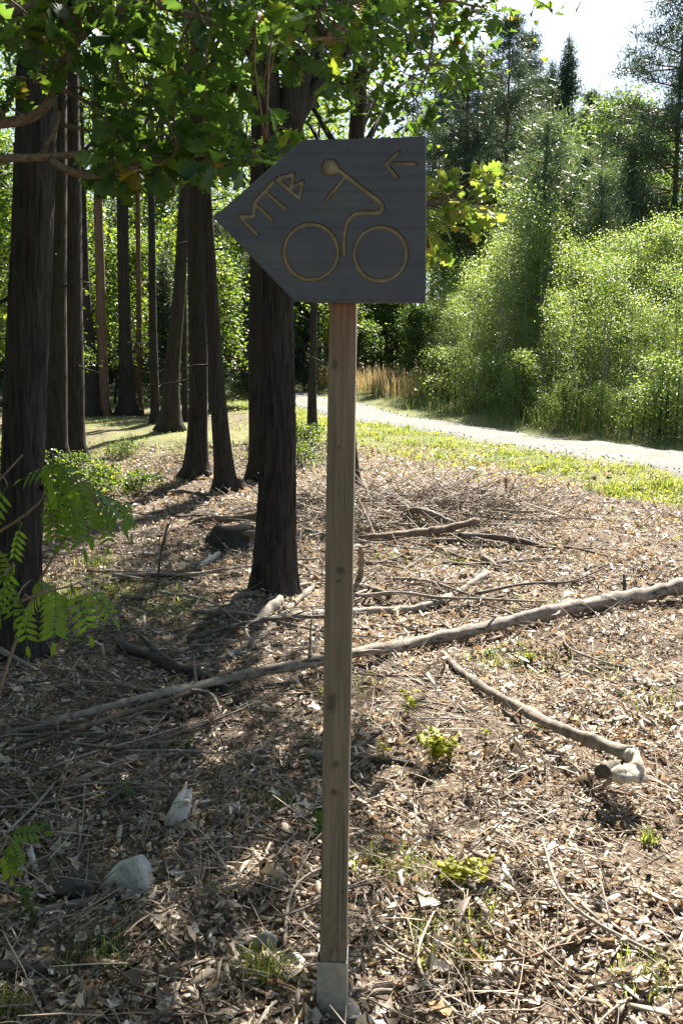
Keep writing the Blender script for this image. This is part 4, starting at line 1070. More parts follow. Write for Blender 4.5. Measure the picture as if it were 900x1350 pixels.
# ------------------------------------------------------------------ fallen poles, branches and sticks
def stick_geo(r, pts3, rad, seg=9, n=None, knots=True, rough=.085):
    L_ = np.sum(np.linalg.norm(np.diff(pts3, axis=0), axis=1)); n = n or int(np.clip(L_ / .025, 10, 170))
    q = resample(np.column_stack([pts3, rad]), n); p_, r_ = q[:, :3], q[:, 3]
    ph = r.uniform(0, 6, 4)
    t_ = np.arange(n) / n * L_
    p_ = p_ + np.stack([np.sin(t_ * 9 + ph[0]), np.sin(t_ * 7 + ph[1]), .5 * np.sin(t_ * 11 + ph[2])], 1) * (r_ * .12)[:, None]
    r_ = r_ * (1 + rough * np.sin(t_ * 31 + ph[3]) + r.normal(0, rough * .6, n))
    if knots:
        for k in range(max(1, int(L_ / .35))):
            c = r.uniform(0, L_); r_ = r_ * (1 + .16 * np.exp(-((t_ - c) / .018) ** 2))
    return tube(p_, r_, seg, True, lambda i, th: 1 + rough * np.sin(2 * th + ph[0] + i * .3) + rough * .7 * np.sin(3 * th + ph[1] - i * .2))
def pxstick(name, label, pxs, w0, w1, mat, seed, cat='stick', spurs=0, seg=9, group=None):
    r = rng_of(seed); P3 = []
    ws = np.linspace(w0, w1, len(pxs)); rad = []
    for (px, py, *lf), w in zip(pxs, ws):
        g = gnd(px, py); d = np.linalg.norm(g - [0, 0, EYE]); rr_ = w * .5 * d / FPX
        lift = lf[0] if lf else 0.
        if lift:                                             # a raised point lies nearer along the same line of sight
            q = np.array([0, 0, EYE]) + (g - [0, 0, EYE]) * (EYE - g[2] - lift) / (EYE - g[2]); g = q
        else: g[2] += rr_ * .55
        P3.append(g); rad.append(rr_)
    P3 = np.array(P3); b = P3[0].copy(); mb = MB()
    mb.add(*stick_geo(r, P3 - b, np.array(rad), seg))
    for k in range(spurs):
        u = r.uniform(.15, .95) * (len(P3) - 1); i = int(u); c = P3[i] + (P3[min(i + 1, len(P3) - 1)] - P3[i]) * (u - i) - b
        d = norm(P3[min(i + 1, len(P3) - 1)] - P3[max(i - 1, 0)] + 1e-6); e = c + norm(d * r.uniform(.2, .8) + np.array([r.normal(0, .6), r.normal(0, .6), r.uniform(-.02, .35)])) * r.uniform(.1, .35)
        mb.add(*tube(resample(np.array([c, (c + e) / 2 + r.normal(0, .015, 3), e]), 6), np.linspace(rad[i] * .4, .002, 6), 5))
    o = obj(name, smooth(mb.mesh(name)), M[mat], None, b)
    return tag(o, label, cat, group)
S = pxstick
S('fallen_pole', 'long pale fallen pole lying right across the litter behind the post', [(960, 758, .10), (890, 776, .10), (820, 790, .09), (740, 804, .08), (700, 812, .08), (640, 828, .07), (560, 845, .07), (470, 862, .07), (430, 870, .07), (340, 886, .07), (255, 906, .07), (180, 922, .06), (120, 938, .06), (60, 955, .05), (-40, 985, .04)], 18, 8, 'stick_pole', 201, 'fallen pole', 12, 16)
S('fallen_branch', 'slim branch lying alongside the long pole in the shade, running to its thin end', [(300, 888, .05), (250, 915, .05), (190, 935, .04), (110, 960, .04), (30, 985, .04), (-30, 1010, .03)], 10, 6, 'stick_brown', 202, 'fallen branch', 4)
S('fallen_branch', 'bent stick with a raised pale knobbly root end casting a dark shadow', [(583, 862, .02), (600, 880, .03), (612, 893, .04), (660, 921, .075), (720, 953, .12), (780, 978, .165), (828, 996, .20)], 8, 15, 'stick_pole', 203, 'fallen branch', 1, 12)
# the root end of that stick: pale hook with a dark hollow
r = rng_of(204)
def raised(px, py, lift):
    g = gnd(px, py); return np.array([0, 0, EYE]) + (g - [0, 0, EYE]) * (EYE - g[2] - lift) / (EYE - g[2])
fb = bpy.data.objects[[o.name for o in COL.objects if o.name.startswith('fallen_branch')][-1]]; fl = np.array(fb.location)
hk = MB(); hk.add(*stick_geo(r, np.array([raised(824, 994, .20), raised(838, 1004, .20), raised(837, 1018, .185), raised(822, 1024, .17), raised(806, 1021, .16)]) - fl, np.array([.022, .033, .031, .027, .016]), 14, 26, False, .2))
hk.add(*stick_geo(r, np.array([raised(836, 1008, .195), raised(846, 1022, .16), raised(843, 1032, .13)]) - fl, np.array([.024, .017, .008]), 9, 12, False, .2))
obj('root_end', hk.mesh('root_end'), M['wood_root'], fb)
hk = MB(); hk.add(*stick_geo(r, np.array([raised(818, 1010, .175), raised(806, 1012, .18), raised(794, 1017, .175)]) - fl, np.array([.018, .028, .026]), 10, 10, False, .12)); obj('hollow_stub', smooth(hk.mesh('hollow_stub')), M['stick_dark'], fb)
hk = MB(); hk.add(*stick_geo(r, np.array([raised(812, 1024, .15), raised(795, 1038, .08), raised(772, 1046, -.01)]) - fl, np.array([.010, .007, .004]), 7, 10, False)); obj('rootlet', smooth(hk.mesh('rootlet')), M['stick_grey'], fb)

S('fallen_branch', 'dark curved branch ending in a pale cut tip beside the long pole', [(160, 850, .02), (180, 862, .05), (205, 866, .06), (225, 880, .04), (262, 888, .03), (290, 908, .02), (312, 932)], 12, 15, 'stick_dark', 205, 'fallen branch')
S('fallen_branch', 'crooked upper arm of dark wood rising from the curved branch', [(200, 855, .08), (215, 868, .06), (235, 880, .05), (262, 884, .05)], 8, 12, 'stick_dark', 2051, 'fallen branch')
S('stick', 'pale peeled stick running from beside the forked oak down to the long pole', [(415, 775), (385, 800), (350, 838), (335, 853), (300, 870), (262, 884)], 8, 9, 'stick_grey', 206)
S('stick', 'broad strip of pale splintered bark beside the peeled stick', [(366, 796), (350, 815), (335, 832)], 16, 12, 'stick_grey', 2061)
S('fallen_branch', 'smooth grey stick sweeping up in a curve behind the post', [(370, 820), (430, 812), (470, 812), (500, 811), (545, 808), (590, 793), (620, 775), (642, 756, .06)], 13, 9, 'stick_grey', 207, 'fallen branch')
S('stick', 'thin straight stick parallel to the long pole and just behind it', [(455, 832), (520, 830), (590, 825)], 5, 4, 'stick_brown', 208)
S('stick', 'thinner straight stick between its neighbour and the long pole', [(450, 845), (510, 840), (565, 833)], 4, 3, 'stick_grey', 209)
S('stick', 'thin rod leaning on the long pole by its fibrous break', [(735, 798, .06), (800, 796, .04), (900, 797), (960, 800)], 6, 5, 'stick_brown', 210)
S('stick', 'short upright spur standing on the long pole', [(821, 790, .04), (823, 775, .09), (822, 757, .16)], 6, 3, 'stick_dark', 211)
S('stick', 'orange-brown rotten stick propped on the brush heap', [(475, 712, .03), (520, 706, .05), (580, 700, .06), (630, 688, .06)], 11, 9, 'stick_brown', 212)
S('stick', 'dark forked stick on the sunny side of the brush heap', [(605, 707, .04), (640, 707, .04), (690, 714, .03), (725, 724, .02)], 9, 6, 'stick_dark', 213, spurs=3)
S('stick', 'grey weathered stick lying across the top of the brush heap', [(525, 662, .10), (560, 675, .08), (598, 692, .05)], 10, 8, 'stick_grey', 214)
S('stick', 'thick grey piece half buried behind the brush heap', [(470, 657, .02), (485, 652, .03), (505, 656, .02)], 11, 9, 'stick_grey', 215)
S('stick', 'stick standing up out of the brush heap', [(668, 662, .02), (667, 645, .12), (666, 632, .25)], 5, 3, 'stick_brown', 216, spurs=2)
S('stick', 'pale split stick with a curl by the brush heap', [(636, 735, .03), (646, 742, .02), (655, 752), (668, 758)], 9, 6, 'stick_grey', 217)
S('stick', 'stout pale stick bowed over the litter beside the post', [(466, 772, .02), (485, 775, .04), (505, 782, .03), (515, 787)], 10, 8, 'stick_grey', 218)
S('stick', 'long stick lying at the foot of the forked oak', [(300, 790), (340, 785), (390, 775), (435, 772), (480, 772)], 8, 7, 'stick_grey', 219)
S('stick', 'stick lying over the dark stump beside the forked oak', [(195, 712), (230, 700), (262, 685, .04), (280, 684, .1), (300, 684, .12), (340, 682, .12)], 5, 10, 'stick_brown', 220, spurs=2)
S('stick', 'pale split piece in front of the dark stump', [(262, 752), (275, 742), (288, 732)], 8, 7, 'wood_pale', 221)
S('stick', 'brown plank-like piece beside the dark stump', [(300, 706, .10), (320, 705, .10), (338, 704, .10)], 8, 8, 'stick_brown', 222)
S('stick', 'grey stick in the shade pointing from the long pole to the plants', [(82, 1046), (120, 1028), (160, 1010), (197, 997)], 13, 10, 'stick_grey', 223)
S('stick', 'bent stick lying in front of the grey rock', [(-20, 1215), (40, 1207), (90, 1197), (140, 1184), (185, 1180), (228, 1186)], 7, 11, 'stick_grey', 224)
S('stick', 'straight thin stick lying at the foot of the steel socket', [(452, 1318), (480, 1306), (520, 1300), (600, 1299), (690, 1299)], 10, 6, 'stick_grey', 225)
S('stick', 'second thin stick beneath the one at the steel socket', [(470, 1318), (500, 1310), (520, 1309)], 7, 4, 'stick_grey', 226)
S('stick', 'stick lying level with the socket by the small stones', [(360, 1290), (385, 1294), (416, 1303)], 8, 9, 'stick_grey', 227)
S('stick', 'short dead log end in the shaded corner', [(-20, 1284), (30, 1282), (70, 1278)], 22, 18, 'stick_dark', 228)
S('stick', 'dark bark slab among the sunny wood chips', [(620, 1182), (650, 1170), (680, 1156)], 15, 10, 'stick_dark', 229)
S('stick', 'dark stick among the sunny wood chips near the yellow plants', [(555, 1190), (585, 1188), (600, 1180), (620, 1178)], 9, 8, 'stick_brown', 230)
S('stick', 'thin twig slanting by the plants, with a fork', [(745, 905), (755, 885), (770, 872)], 6, 3, 'stick_brown', 231, spurs=2)
S('stick', 'thin bent twig with a kink on the bare sunny litter', [(540, 1120), (538, 1148), (550, 1175)], 6, 4, 'stick_grey', 232)
S('stick', 'pale slab of split wood in the sunny chips', [(712, 1143), (722, 1128), (730, 1112)], 12, 8, 'wood_pale', 233)
S('stick', 'pale blunt chip standing out beside the yellow moss', [(652, 1290), (660, 1270), (668, 1252)], 12, 9, 'wood_pale', 234)
S('stick', 'grey chip next to the pale blunt one', [(676, 1290), (679, 1276), (682, 1262)], 11, 11, 'stick_grey', 235)
S('stick', 'long thin rod lying in the shade near the curved branch', [(40, 1005), (110, 985), (160, 968), (215, 965)], 6, 4, 'stick_dark', 236)
S('stick', 'bare rod in the shade in front of the long pole', [(0, 1035), (60, 1028), (120, 1018)], 9, 8, 'stick_dark', 237)
S('stick', 'thin stick beside the grey stick in the shade', [(125, 970), (180, 970), (240, 950), (300, 900)], 5, 4, 'stick_brown', 238)
S('stick', 'stick leaning up against the thick trunk', [(0, 858, .1), (40, 880, .05), (75, 905), (105, 918)], 6, 4, 'stick_grey', 239)
S('stick', 'rod stretched over the sunny grass by the thick trunk', [(95, 778), (150, 768), (210, 760), (260, 765)], 7, 4, 'stick_dark', 240)
S('stick', 'thin dead stem standing up before the sunny grass', [(207, 775), (212, 730, .25), (222, 690, .5)], 3, 2, 'stick_dark', 241, spurs=4)
S('stick', 'dark stick lying between the trunks and the sunny grass', [(205, 655), (240, 648), (290, 660)], 6, 5, 'stick_dark', 242)
S('stick', 'stick lying in the litter between the two plants with yellow leaves', [(490, 975), (515, 955), (532, 940)], 9, 5, 'stick_dark', 243)
S('stick', 'short thick stick poking out from behind the post', [(400, 995), (430, 1003), (450, 1000)], 11, 9, 'stick_grey', 244)
S('stick', 'stick on the chips just beside the post, dark on top', [(466, 1003), (510, 1004), (550, 1010)], 7, 4, 'stick_dark', 245)
S('stick', 'weathered rod in the sunny litter on the post side of the small stones', [(355, 1168), (385, 1180), (412, 1186)], 10, 8, 'stick_grey', 246)

r = rng_of(247)
for k in range(26):                                          # tangle of thin dead branches in the shade
    a = gnd(r.uniform(-30, 300), r.uniform(850, 1080)); an = r.normal(.35, .45); L_ = r.uniform(.5, 1.3); w_ = r.uniform(.004, .009)
    d_ = np.array([math.cos(an), math.sin(an), 0]); P3 = []
    for u in np.linspace(-.5, .5, 6):
        q = a + d_ * L_ * u + np.array([r.normal(0, .02), r.normal(0, .02), 0]); q[2] = float(hgt(q[0], q[1])) + .02 + .05 * r.uniform(); P3.append(q)
    P3 = np.array(P3); mb = MB(); mb.add(*stick_geo(r, P3 - P3[0], np.linspace(w_, w_ * .4, 6), 7, 26))
    for j in (2, 3, 4):
        c = P3[j] - P3[0]; e = c + d_ * r.uniform(.06, .2) + np.array([-d_[1], d_[0], .3]) * r.normal(0, .1); mb.add(*tube(np.array([c, (c + e) / 2 + r.normal(0, .01, 3), e]), [w_ * .5, w_ * .35, .001], 5))
    tag(obj('dead_branch', smooth(mb.mesh('dead_branch')), M[['stick_dark', 'stick_brown', 'stick_grey'][k % 3]], None, P3[0]), 'thin dead branch in the shaded tangle around the curved dark branch', 'branch', 'thin dead branches in the shaded tangle')

for k in range(46):                                          # brash behind the post and around the forked oak
    a = gnd(*((r.uniform(385, 760), r.uniform(655, 835)) if k % 3 else (r.uniform(190, 420), r.uniform(660, 860)))); an = r.normal(.25, .7); L_ = r.uniform(.4, 1.5); w_ = r.uniform(.006, .018)
    if a[0] > near_x(a[1]) - 2.3: continue
    d_ = np.array([math.cos(an), math.sin(an), 0]); P3 = []; lf_ = r.uniform(.0, .08)
    for u in np.linspace(-.5, .5, 6):
        q = a + d_ * L_ * u + np.array([r.normal(0, .03), r.normal(0, .03), 0]); q[2] = float(hgt(q[0], q[1])) + w_ + lf_ * r.uniform(.5, 1); P3.append(q)
    P3 = np.array(P3); mb = MB(); mb.add(*stick_geo(r, P3 - P3[0], np.linspace(w_, w_ * .4, 6), 8, 30))
    for j in (1, 2, 3, 4):
        c = P3[j] - P3[0]; e = c + d_ * r.uniform(.05, .25) + np.array([-d_[1], d_[0], .4 * r.normal()]) * r.normal(0, .14); mb.add(*tube(np.array([c, (c + e) / 2 + r.normal(0, .012, 3), e]), [w_ * .45, w_ * .3, .001], 5))
    tag(obj('brash_branch', smooth(mb.mesh('brash_branch')), M[['stick_grey', 'stick_brown', 'stick_grey', 'stick_dark'][k % 4]], None, P3[0]), 'weathered cut branch lying in the brash between the forked oak and the long pole', 'branch', 'cut branches lying in the brash')

# fibrous break of the long pole
r = rng_of(250); g = gnd(707, 812); mb = MB()
for k in range(70):
    a = g + r.normal(0, .02, 3) * [1.5, .6, .5] + [0, 0, .05]; e = a + np.array([r.normal(0, .05), r.normal(-.04, .04), r.uniform(-.09, .04)])
    mb.add(*tube(np.array([a, (a + e) / 2 + [0, 0, .012], e]), [.004, .003, .001], 4, False))
o = obj('bark_fibre', mb.mesh('bark_fibre'), M['stick_brown'], bpy.data.objects['fallen_pole']); o.matrix_parent_inverse = Matrix.Translation(bpy.data.objects['fallen_pole'].location).inverted(); o['kind'] = 'stuff'

# loose sticks strewn over the litter
r = rng_of(266); protos = []
GL = 'loose sticks strewn over the litter'
for k in range(7):
    rs = rng_of(261 + k); L_ = rs.uniform(.22, .6); w = rs.uniform(.0035, .008)
    pts_ = np.array([[0, 0, 0], [rs.normal(0, .03), L_ * .35, rs.uniform(0, .02)], [rs.normal(0, .05), L_ * .7, rs.uniform(0, .03)], [rs.normal(0, .08), L_, rs.uniform(0, .04)]])
    mb = MB(); mb.add(*stick_geo(rs, pts_, np.linspace(w, w * .5, 4), 7, 16, True, .08))
    for j in range(rs.integers(0, 3)):
        c = pts_[1 + j]; e = c + np.array([rs.normal(0, .08), rs.uniform(.03, .12), rs.uniform(0, .04)]); mb.add(*tube(np.array([c, (c + e) / 2, e]), [w * .6, w * .4, .001], 5))
    m_ = smooth(mb.mesh('loose_stick')); m_.materials.append(M[['stick_grey', 'stick_brown', 'stick_dark'][k % 3]]); protos.append(m_)
cnt = 0
while cnt < 170:
    if cnt < 120: y_ = 1.9 * (11 / 1.9) ** r.uniform(); x_ = r.uniform(-1, 1) * (.42 * y_ + .2)
    else: y_ = r.normal(8.8, .6); x_ = r.normal(.75, .8)
    if x_ > near_x(y_) - 2.2 or abs(x_) < .12 and y_ < 2.3: continue
    o = obj('loose_stick', protos[r.integers(7)], None, None, (x_, y_, float(hgt(x_, y_)) + .012 + (.10 * r.uniform() if cnt >= 120 else 0)))
    o.rotation_euler = (r.normal(0, .06), r.normal(0, .06) if cnt < 120 else r.normal(0, .25), r.normal(1.2, .9)); s_ = r.uniform(.6, 1.3) * (1 if y_ < 4 else 1.4); o.scale = (s_, s_, s_)
    tag(o, 'loose thin stick lying in the brown litter or brush heap', 'stick', GL); cnt += 1

# stump in the shade by the forked oak
r = rng_of(270); g = gnd(308, 716)
q = np.array([[0, 0, -.1], [0, 0, .02], [.01, 0, .08], [.01, 0, .135], [.012, 0, .15]])
st = thing('tree_stump', 'dark low stump in the shade beside the forked oak', 'stump', g)
p, rr, tv = trunk_mesh('stump', q, np.array([.22, .20, .18, .17, .158]), 36, 24, 271, .1, .45)
mb = MB(); mb.add(*tv); obj('stump_wood', smooth(mb.mesh('stump_wood')), M['bark'], st)
mb = MB(); a = np.linspace(0, 2 * np.pi, 30, endpoint=False); rr_ = .145 * (1 + .06 * np.sin(3 * a + 1))
top = np.stack([.012 + rr_ * np.cos(a), rr_ * np.sin(a), np.full(30, .158)], 1); mb.add(np.vstack([top, [[.012, 0, .161]], top * [1, 1, 0] + [0, 0, .11]]), np.array([[k, (k + 1) % 30, 30] for k in range(30)] + [[k, 31 + k, (k + 1) % 30] for k in range(30)] + [[(k + 1) % 30, 31 + k, 31 + (k + 1) % 30] for k in range(30)]))
obj('cut_face', mb.mesh('cut_face'), M['stick_brown'], st)

# white broken wood piece, black on one side
g0, g1 = gnd(228, 1092), gnd(238, 1072); b = g0.copy()
def wedge(seed, pts3, rad, seg=9): return stick_geo(rng_of(seed), pts3, rad, seg, 20, False, .16)
bw = thing('broken_wood', 'white splintered piece of wood leaning up, black along one side', 'wood', b)
mb = MB()
for k, (dx, tp, w_) in enumerate(((0, 1032, .026), (7, 1038, .022), (-6, 1044, .022), (3, 1056, .024))):
    mb.add(*wedge(283 + k, np.array([raised(229 + dx, 1094, -.01), raised(233 + dx, 1078, .05), raised(239 + dx, 1060, .085), raised(246 + dx, tp, .13)]) - b, np.array([w_ * .9, w_, w_ * .9, .003]), 6))
obj('white_wood', mb.mesh('white_wood'), M['wood_pale'], bw)
mb = MB(); mb.add(*wedge(281, np.array([raised(219, 1092, -.01), raised(223, 1075, .04), raised(227, 1058, .07), raised(232, 1040, .10)]) - b, np.array([.014, .018, .015, .005]))); obj('black_side', smooth(mb.mesh('black_side')), M['wood_black'], bw)
# blue-grey lichened stub beside the post
b = gnd(477, 765); mb = MB(); mb.add(*wedge(282, np.array([raised(474, 768, -.02), raised(477, 745, .12), raised(475, 722, .26)]) - b, np.array([.03, .026, .018])))
tag(obj('dead_stub', smooth(mb.mesh('dead_stub')), M['stick_grey'], None, b), 'short pale lichen-grey stub standing just behind the post', 'stub')

# ------------------------------------------------------------------ stones
def stone(seed, px, py, sx, sy, sz, label, mat='stone', sub=4, sharp=.58, rz=0., name='stone', up=.25, cat='stone'):
    r = rng_of(seed); bm = bmesh.new(); bmesh.ops.create_icosphere(bm, subdivisions=sub, radius=1)
    planes = norm(r.normal(0, 1, (13, 3))); dist = r.uniform(.5, .85, 13)
    for q in bm.verts:
        c = np.array(q.co[:])
        for pl, d in zip(planes, dist):
            k = c @ pl
            if k > d: c = c - pl * (k - d) * sharp * 1.7
        c = c * (1 + .07 * mnoise.noise(Vector(c * 2.5 + seed)) + .035 * mnoise.noise(Vector(c * 8 + seed)))
        q.co = c * [sx, sy, sz]
    g = gnd(px, py); me = from_bm(name, bm); smooth(me); 
    o = obj(name, me, M[mat], None, (g[0], g[1], g[2] + sz * up)); o.rotation_euler = (r.normal(0, .2), r.normal(0, .2), rz)
    return tag(o, label, cat)
g = gnd(166, 1178); bm = bmesh.new()
for c in ((-.062, -.02, -.03), (.058, -.025, -.03), (.06, .05, -.03), (-.05, .055, -.03), (-.058, -.03, .012), (.05, -.036, .01), (.062, .03, .04), (-.03, .04, .055), (.028, -.008, .098), (.044, .018, .092), (-.012, -.022, .066), (-.045, .0, .045), (.058, -.012, .05)): bm.verts.new(c)
bmesh.ops.convex_hull(bm, input=bm.verts); bmesh.ops.bevel(bm, geom=list(bm.edges), offset=.005, segments=1, affect='EDGES')
bmesh.ops.triangulate(bm, faces=bm.faces); bmesh.ops.subdivide_edges(bm, edges=list(bm.edges), cuts=3, use_grid_fill=True)
for q in bm.verts: q.co += Vector((mnoise.noise(q.co * 40), mnoise.noise(q.co * 40 + Vector((9, 0, 0))), mnoise.noise(q.co * 40 + Vector((0, 9, 0))))) * .0045
for q in bm.verts: q.co *= 1.3
tag(obj('stone', from_bm('stone', bm), M['stone'], None, g), 'pale grey angular rock behind the bent stick', 'stone')
stone(291, 88, 1175, .13, .10, .05, 'big boulder shape coloured as the dark shadowed patch next to the pale grey rock', 'stone_black', up=.1)  # low lump, its near-black colour stands in for a dark shadowed patch
stone(292, 352, 1248, .045, .04, .038, 'round stone with a dark side near the post, larger of the pair', 'stone')
stone(293, 389, 1270, .03, .028, .022, 'small brown-grey stone between the round stone and the socket', 'stone')
stone(294, 407, 1263, .018, .018, .02, 'smallest whitish stone right beside the steel socket', 'stone')
stone(295, 145, 1200, .024, .02, .018, 'little pale stone under the bent stick', 'stone')
stone(296, 262, 968, .016, .014, .014, 'tiny white pebble by the green seedling', 'stone')
stone(297, 440, 1325, .10, .07, .035, 'dark flat stone beneath the steel socket', 'stone_dark', up=.0)

# ------------------------------------------------------------------ seedlings and small plants
def seedling(seed, px, py, h, n, leaf, mat, label, spread=.5, name='seedling', group=None, shape=OVAL):
    r = rng_of(seed); g = gnd(px, py); t = thing(name, label, 'plant', g, group); mb = MB()
    for k in range(max(1, n // 5)):
        tip = np.array([r.normal(0, spread * h * .4), r.normal(0, spread * h * .4), h * r.uniform(.7, 1.05)])
        q = resample(np.array([[0, 0, -.01], tip * [.3, .3, .5], tip]), 7); mb.add(*tube(q, np.linspace(.0022, .001, 7), 5, False))
        for j in range(min(n, 5) + 1):
            u = .35 + .65 * (j + 1) / 6; b_ = np.array([np.interp(u, np.linspace(0, 1, 7), q[:, c]) for c in range(3)])
            a = r.uniform(0, 6.283); ax = np.array([math.cos(a), math.sin(a), r.uniform(-.1, .6)])
            R_ = frames(ax[None], np.array([[r.normal(0, .3), r.normal(0, .3), 1]]))
            v_, f_ = bake(shape[0], shape[1], b_[None], R_, np.array([leaf * r.uniform(.7, 1.2)]))
            o = obj('leaf', mesh('leaf', v_, f_), M[mat], t)
    obj('stem', mb.mesh('stem'), M['plant_green'], t); return t
seedling(301, 537, 945, .13, 20, .045, 'plant_yellow', 'tall thin yellow-green seedling beside the dark stick')
seedling(302, 575, 1010, .15, 40, .055, 'plant_yellow', 'bushiest yellow-green seedling in the sunny litter', .8)
seedling(303, 592, 1008, .13, 25, .05, 'plant_yellow', 'yellow-green seedling touching the bushiest one', .8)
seedling(304, 506, 1004, .09, 12, .04, 'plant_yellow', 'small yellow seedling nearest the post')
seedling(305, 605, 1166, .07, 35, .045, 'plant_yellow', 'flat yellow-green cushion plant by the dark bark slab', 1.6)
seedling(306, 718, 968, .07, 10, .05, 'plant_green', 'oak seedling under the bent stick with the knobbly root end', .9, shape=OAK_LOW)
seedling(307, 245, 998, .07, 10, .045, 'plant_green', 'bright green seedling in front of the long pole', .9)
seedling(308, 416, 1104, .06, 10, .05, 'plant_green', 'green seedling half hidden behind the post', .8)
seedling(309, 48, 1222, .09, 12, .045, 'plant_green', 'pale green seedling behind the dead log end', .9)
seedling(310, 60, 1112, .07, 12, .045, 'plant_green', 'broad-leaved green seedling in the shade above the boulder', 1.0)
seedling(311, 700, 875, .05, 20, .035, 'plant_yellow', 'low leafy patch behind the bent stick', 1.8)
seedling(312, 640, 868, .05, 20, .035, 'plant_green', 'low green patch at the thin end of the bent stick', 2.0)
seedling(313, 430, 928, .06, 8, .04, 'plant_yellow', 'yellow-green leaves peeping out from behind the post', .8)
seedling(314, 640, 970, .04, 8, .03, 'plant_yellow', 'pale yellow seedling beyond the bushy ones', 1.0)
seedling(315, 728, 725, .08, 10, .045, 'plant_yellow', 'yellow seedling on the litter behind the long pole', 1.0)
seedling(316, 150, 790, .10, 15, .045, 'plant_yellow', 'yellow leaved plant on the sunny grass by the thick trunk', 1.0)
seedling(317, 180, 790, .10, 10, .045, 'plant_yellow', 'second yellow leaved plant on the sunny grass', 1.0)
seedling(318, 270, 850, .10, 10, .04, 'plant_green', 'thin green plant in the shade of the forked oak', .8)
seedling(319, 95, 860, .12, 20, .04, 'plant_green', 'green bilberry plant at the foot of the thick trunk', 1.2)
seedling(320, 230, 820, .10, 20, .035, 'plant_green', 'bilberry plant on the edge of the sunny patch', 1.4)
seedling(321, 560, 1282, .03, 10, .03, 'plant_yellow', 'little yellow plant above the stick at the socket', 1.5)
seedling(322, 610, 1278, .03, 10, .035, 'plant_yellow', 'little yellow plant beside the pale blunt chip', 1.8)
def tuft(seed, px, py, n, h, rad, mat, label):
    r = rng_of(seed); g = gnd(px, py); a = r.uniform(0, 6.283, n); d = rad * r.uniform(0, 1, n) ** .7
    v_, f_ = blades(r, g[0] + d * np.cos(a), g[1] + d * np.sin(a), h * .5, h, .0022, .9); v_ = v_ - g
    o = obj('grass_tuft', mesh('grass_tuft', v_, f_), M[mat], None, g); o['kind'] = 'stuff'; return tag(o, label, 'grass')
tuft(330, 345, 1292, 110, .11, .06, 'grass', 'yellow grass tuft beside the small stones')
tuft(331, 855, 1112, 50, .08, .03, 'grass', 'small green grass tuft alone in the sunny chips')
tuft(332, 165, 1060, 60, .12, .05, 'grass_tall', 'thin green grass tuft in the shade by the grey stick')
tuft(333, 130, 745, 160, .14, .2, 'grass', 'sunlit grass tuft beside the thick trunk')
tuft(334, 580, 606, 140, .25, .12, 'grass', 'lush bright grass tuft on the track verge')
tuft(335, 5, 1340, 160, .07, .07, 'grass', 'mossy yellow-green tuft in the corner by the dead log end')
tuft(336, 140, 1262, 100, .08, .08, 'grass_tall', 'sparse grass tuft in the shade in front of the bent stick')

r = rng_of(340); xs_, ys_ = [], []
for px, py, rd, n_ in ((500, 1140, .12, 160), (540, 1150, .10, 120), (690, 872, .22, 260), (640, 878, .16, 160), (350, 1282, .09, 150), (620, 1215, .14, 140), (560, 1235, .10, 100), (600, 1262, .12, 120), (850, 1290, .12, 120), (870, 930, .2, 130), (790, 880, .25, 160), (470, 905, .15, 100), (120, 1265, .12, 90), (60, 1060, .12, 60), (330, 1050, .14, 80), (380, 1060, .1, 60), (720, 800, .3, 160), (600, 745, .3, 220), (520, 740, .3, 160), (150, 775, .4, 420), (230, 800, .3, 220)):
    g = gnd(px, py); a = r.uniform(0, 6.283, n_); d = rd * r.uniform(0, 1, n_) ** .8; xs_.append(g[0] + d * np.cos(a)); ys_.append(g[1] + d * np.sin(a))
xs_ = np.concatenate(xs_); ys_ = np.concatenate(ys_)
tag(obj('sparse_grass', mesh('sparse_grass', *blades(r, xs_, ys_, .02, .075, .0022, 1.0)), M['grass']), 'sparse yellow-green grass and moss sprigs growing through the litter', 'grass', kind='stuff')

# ------------------------------------------------------------------ leaf litter, chips and twigs (too many to count)
r = rng_of(400)
def litter_pos(n, y0, y1, thin=.75, seed=500, con=1.6):
    x, y = scatter(r, n, y0, y1, 0, lambda x, y: np.clip(1 - grassy(x, y) * thin, .05, 1) * (x < near_x(y)) * np.clip(.55 + con * (fbm(x * 2.6, y * 2.6, seed) - .5) * 2, .12, 1), .75)
    return x, y, hgt(x, y)
CURL = leaf_shape([0, .5, 1], [.10, .32, 0], .7, .35)
CURL2 = (np.array([[0, 0, 0], [-.12, .35, .06], [.02, 1, .04], [.22, .62, -.03], [.10, .15, .03], [.03, .5, .09]]), np.array([[0, 5, 1], [1, 5, 2], [2, 5, 3], [3, 5, 4], [4, 5, 0]]))
for sh, n, lo, hi in ((CURL, 124000, .012, .052), (CURL2, 120000, .012, .045), (OAK_5, 14000, .05, .10)):
    x, y, z = litter_pos(n, 1.3, 16, seed=500 + n)
    n_ = len(x); R_ = rand_frames(r, n_, .95, 0.08)
    s_ = (lo + (hi - lo) * r.uniform(0, 1, n_) ** 1.7) * np.clip(.7 + .055 * y, .7, 1.4)
    v, f = bake(sh[0], sh[1], np.stack([x, y, z + .036 * r.uniform(0, 1, n_) ** 1.4], 1), R_, s_[:, None] * r.uniform(.55, 1.35, (n_, 3)))
    tag(obj('leaf_litter', mesh('leaf_litter', v, f), M['litter_leaf']), {124000: 'small curled brown leaves covering the forest floor', 120000: 'rolled-up tan dead leaves mixed into the forest floor', 14000: 'lobed dead oak leaves lying on the forest floor'}[n], 'leaf litter', kind='stuff')
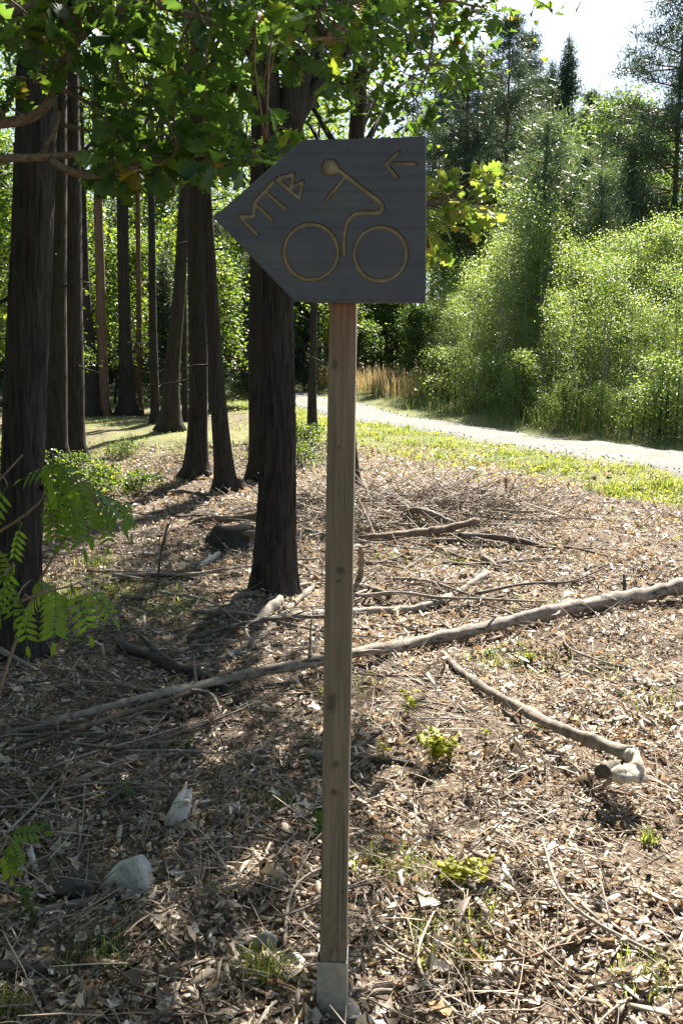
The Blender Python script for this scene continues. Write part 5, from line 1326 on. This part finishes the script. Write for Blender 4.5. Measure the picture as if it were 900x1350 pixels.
BOX = (np.array([[-.5, -.5, 0], [.5, -.35, 0], [.4, .5, 0], [-.35, .42, 0], [-.5, -.5, 1], [.5, -.35, 1], [.4, .5, 1], [-.35, .42, 1]]) * [.2, 1, .035],
       np.array([[4, 5, 6], [4, 6, 7], [0, 1, 5], [0, 5, 4], [1, 2, 6], [1, 6, 5], [2, 3, 7], [2, 7, 6], [3, 0, 4], [3, 4, 7]]))
x, y, z = litter_pos(54000, 1.3, 14, .95, 700, 2.2); n_ = len(x); R_ = rand_frames(r, n_, .35, 0)
v, f = bake(BOX[0], BOX[1], np.stack([x, y, z + r.uniform(.0, .022, n_)], 1), R_, (.014 + .075 * r.uniform(0, 1, (n_, 1)) ** 2.2) * r.uniform(.6, 1.4, (n_, 3)))
tag(obj('wood_chips', mesh('wood_chips', v, f), M['litter_chip']), 'pale splintered wood and bark chips strewn through the litter', 'wood chips', kind='stuff')
TW = tube(np.array([[0, 0, 0], [.05, .5, .03], [.0, 1, .05]]), [.023, .019, .008], 3, False)
x, y, z = litter_pos(48000, 1.3, 15, .9, 800); n_ = len(x); R_ = rand_frames(r, n_, .25, .03)
s_ = .04 + .24 * r.uniform(0, 1, n_) ** 1.6; tw_ = r.uniform(.05, .16, n_)
v, f = bake(TW[0], TW[1], np.stack([x, y, z + r.uniform(.004, .03, n_)], 1), R_, np.stack([tw_, s_, tw_], 1))
tag(obj('twig_litter', mesh('twig_litter', v, f), M['twig']), 'fine broken twigs strewn through the leaf litter', 'twigs', kind='stuff')
x, y, z = litter_pos(2400, 1.3, 12, .95, 900, 2.0); n_ = len(x); R_ = rand_frames(r, n_, .3, 0)
v, f = bake(BOX[0], BOX[1], np.stack([x, y, z + r.uniform(.01, .035, n_)], 1), R_, r.uniform(.05, .14, (n_, 1)) * r.uniform(.5, 1.3, (n_, 3)) * [.9, 1, .8])
tag(obj('bark_pieces', mesh('bark_pieces', v, f), M['twig']), 'coarse slabs of dead bark and split wood lying over the litter', 'bark', kind='stuff')
# brush heap of fine twigs
n_ = 1500; x = np.concatenate([r.normal(.75, .75, 900), r.normal(1.3, .45, 350), r.normal(-.45, .3, 250)]); y = np.concatenate([r.normal(8.8, .5, 900), r.normal(9.1, .4, 350), r.normal(9.4, .5, 250)])
R_ = rand_frames(r, n_, .4, .08)
v, f = bake(TW[0], TW[1], np.stack([x, y, hgt(x, y) + r.uniform(.0, .14, n_)], 1), R_, np.stack([np.full(n_, .2), r.uniform(.2, .6, n_), np.full(n_, .2)], 1))
tag(obj('brush_heap', mesh('brush_heap', v, f), M['twig']), 'low heap of dry brushwood behind the post towards the verge', 'brushwood', kind='stuff')

#print('TRIS', sum(len(m.polygons) for m in bpy.data.meshes))
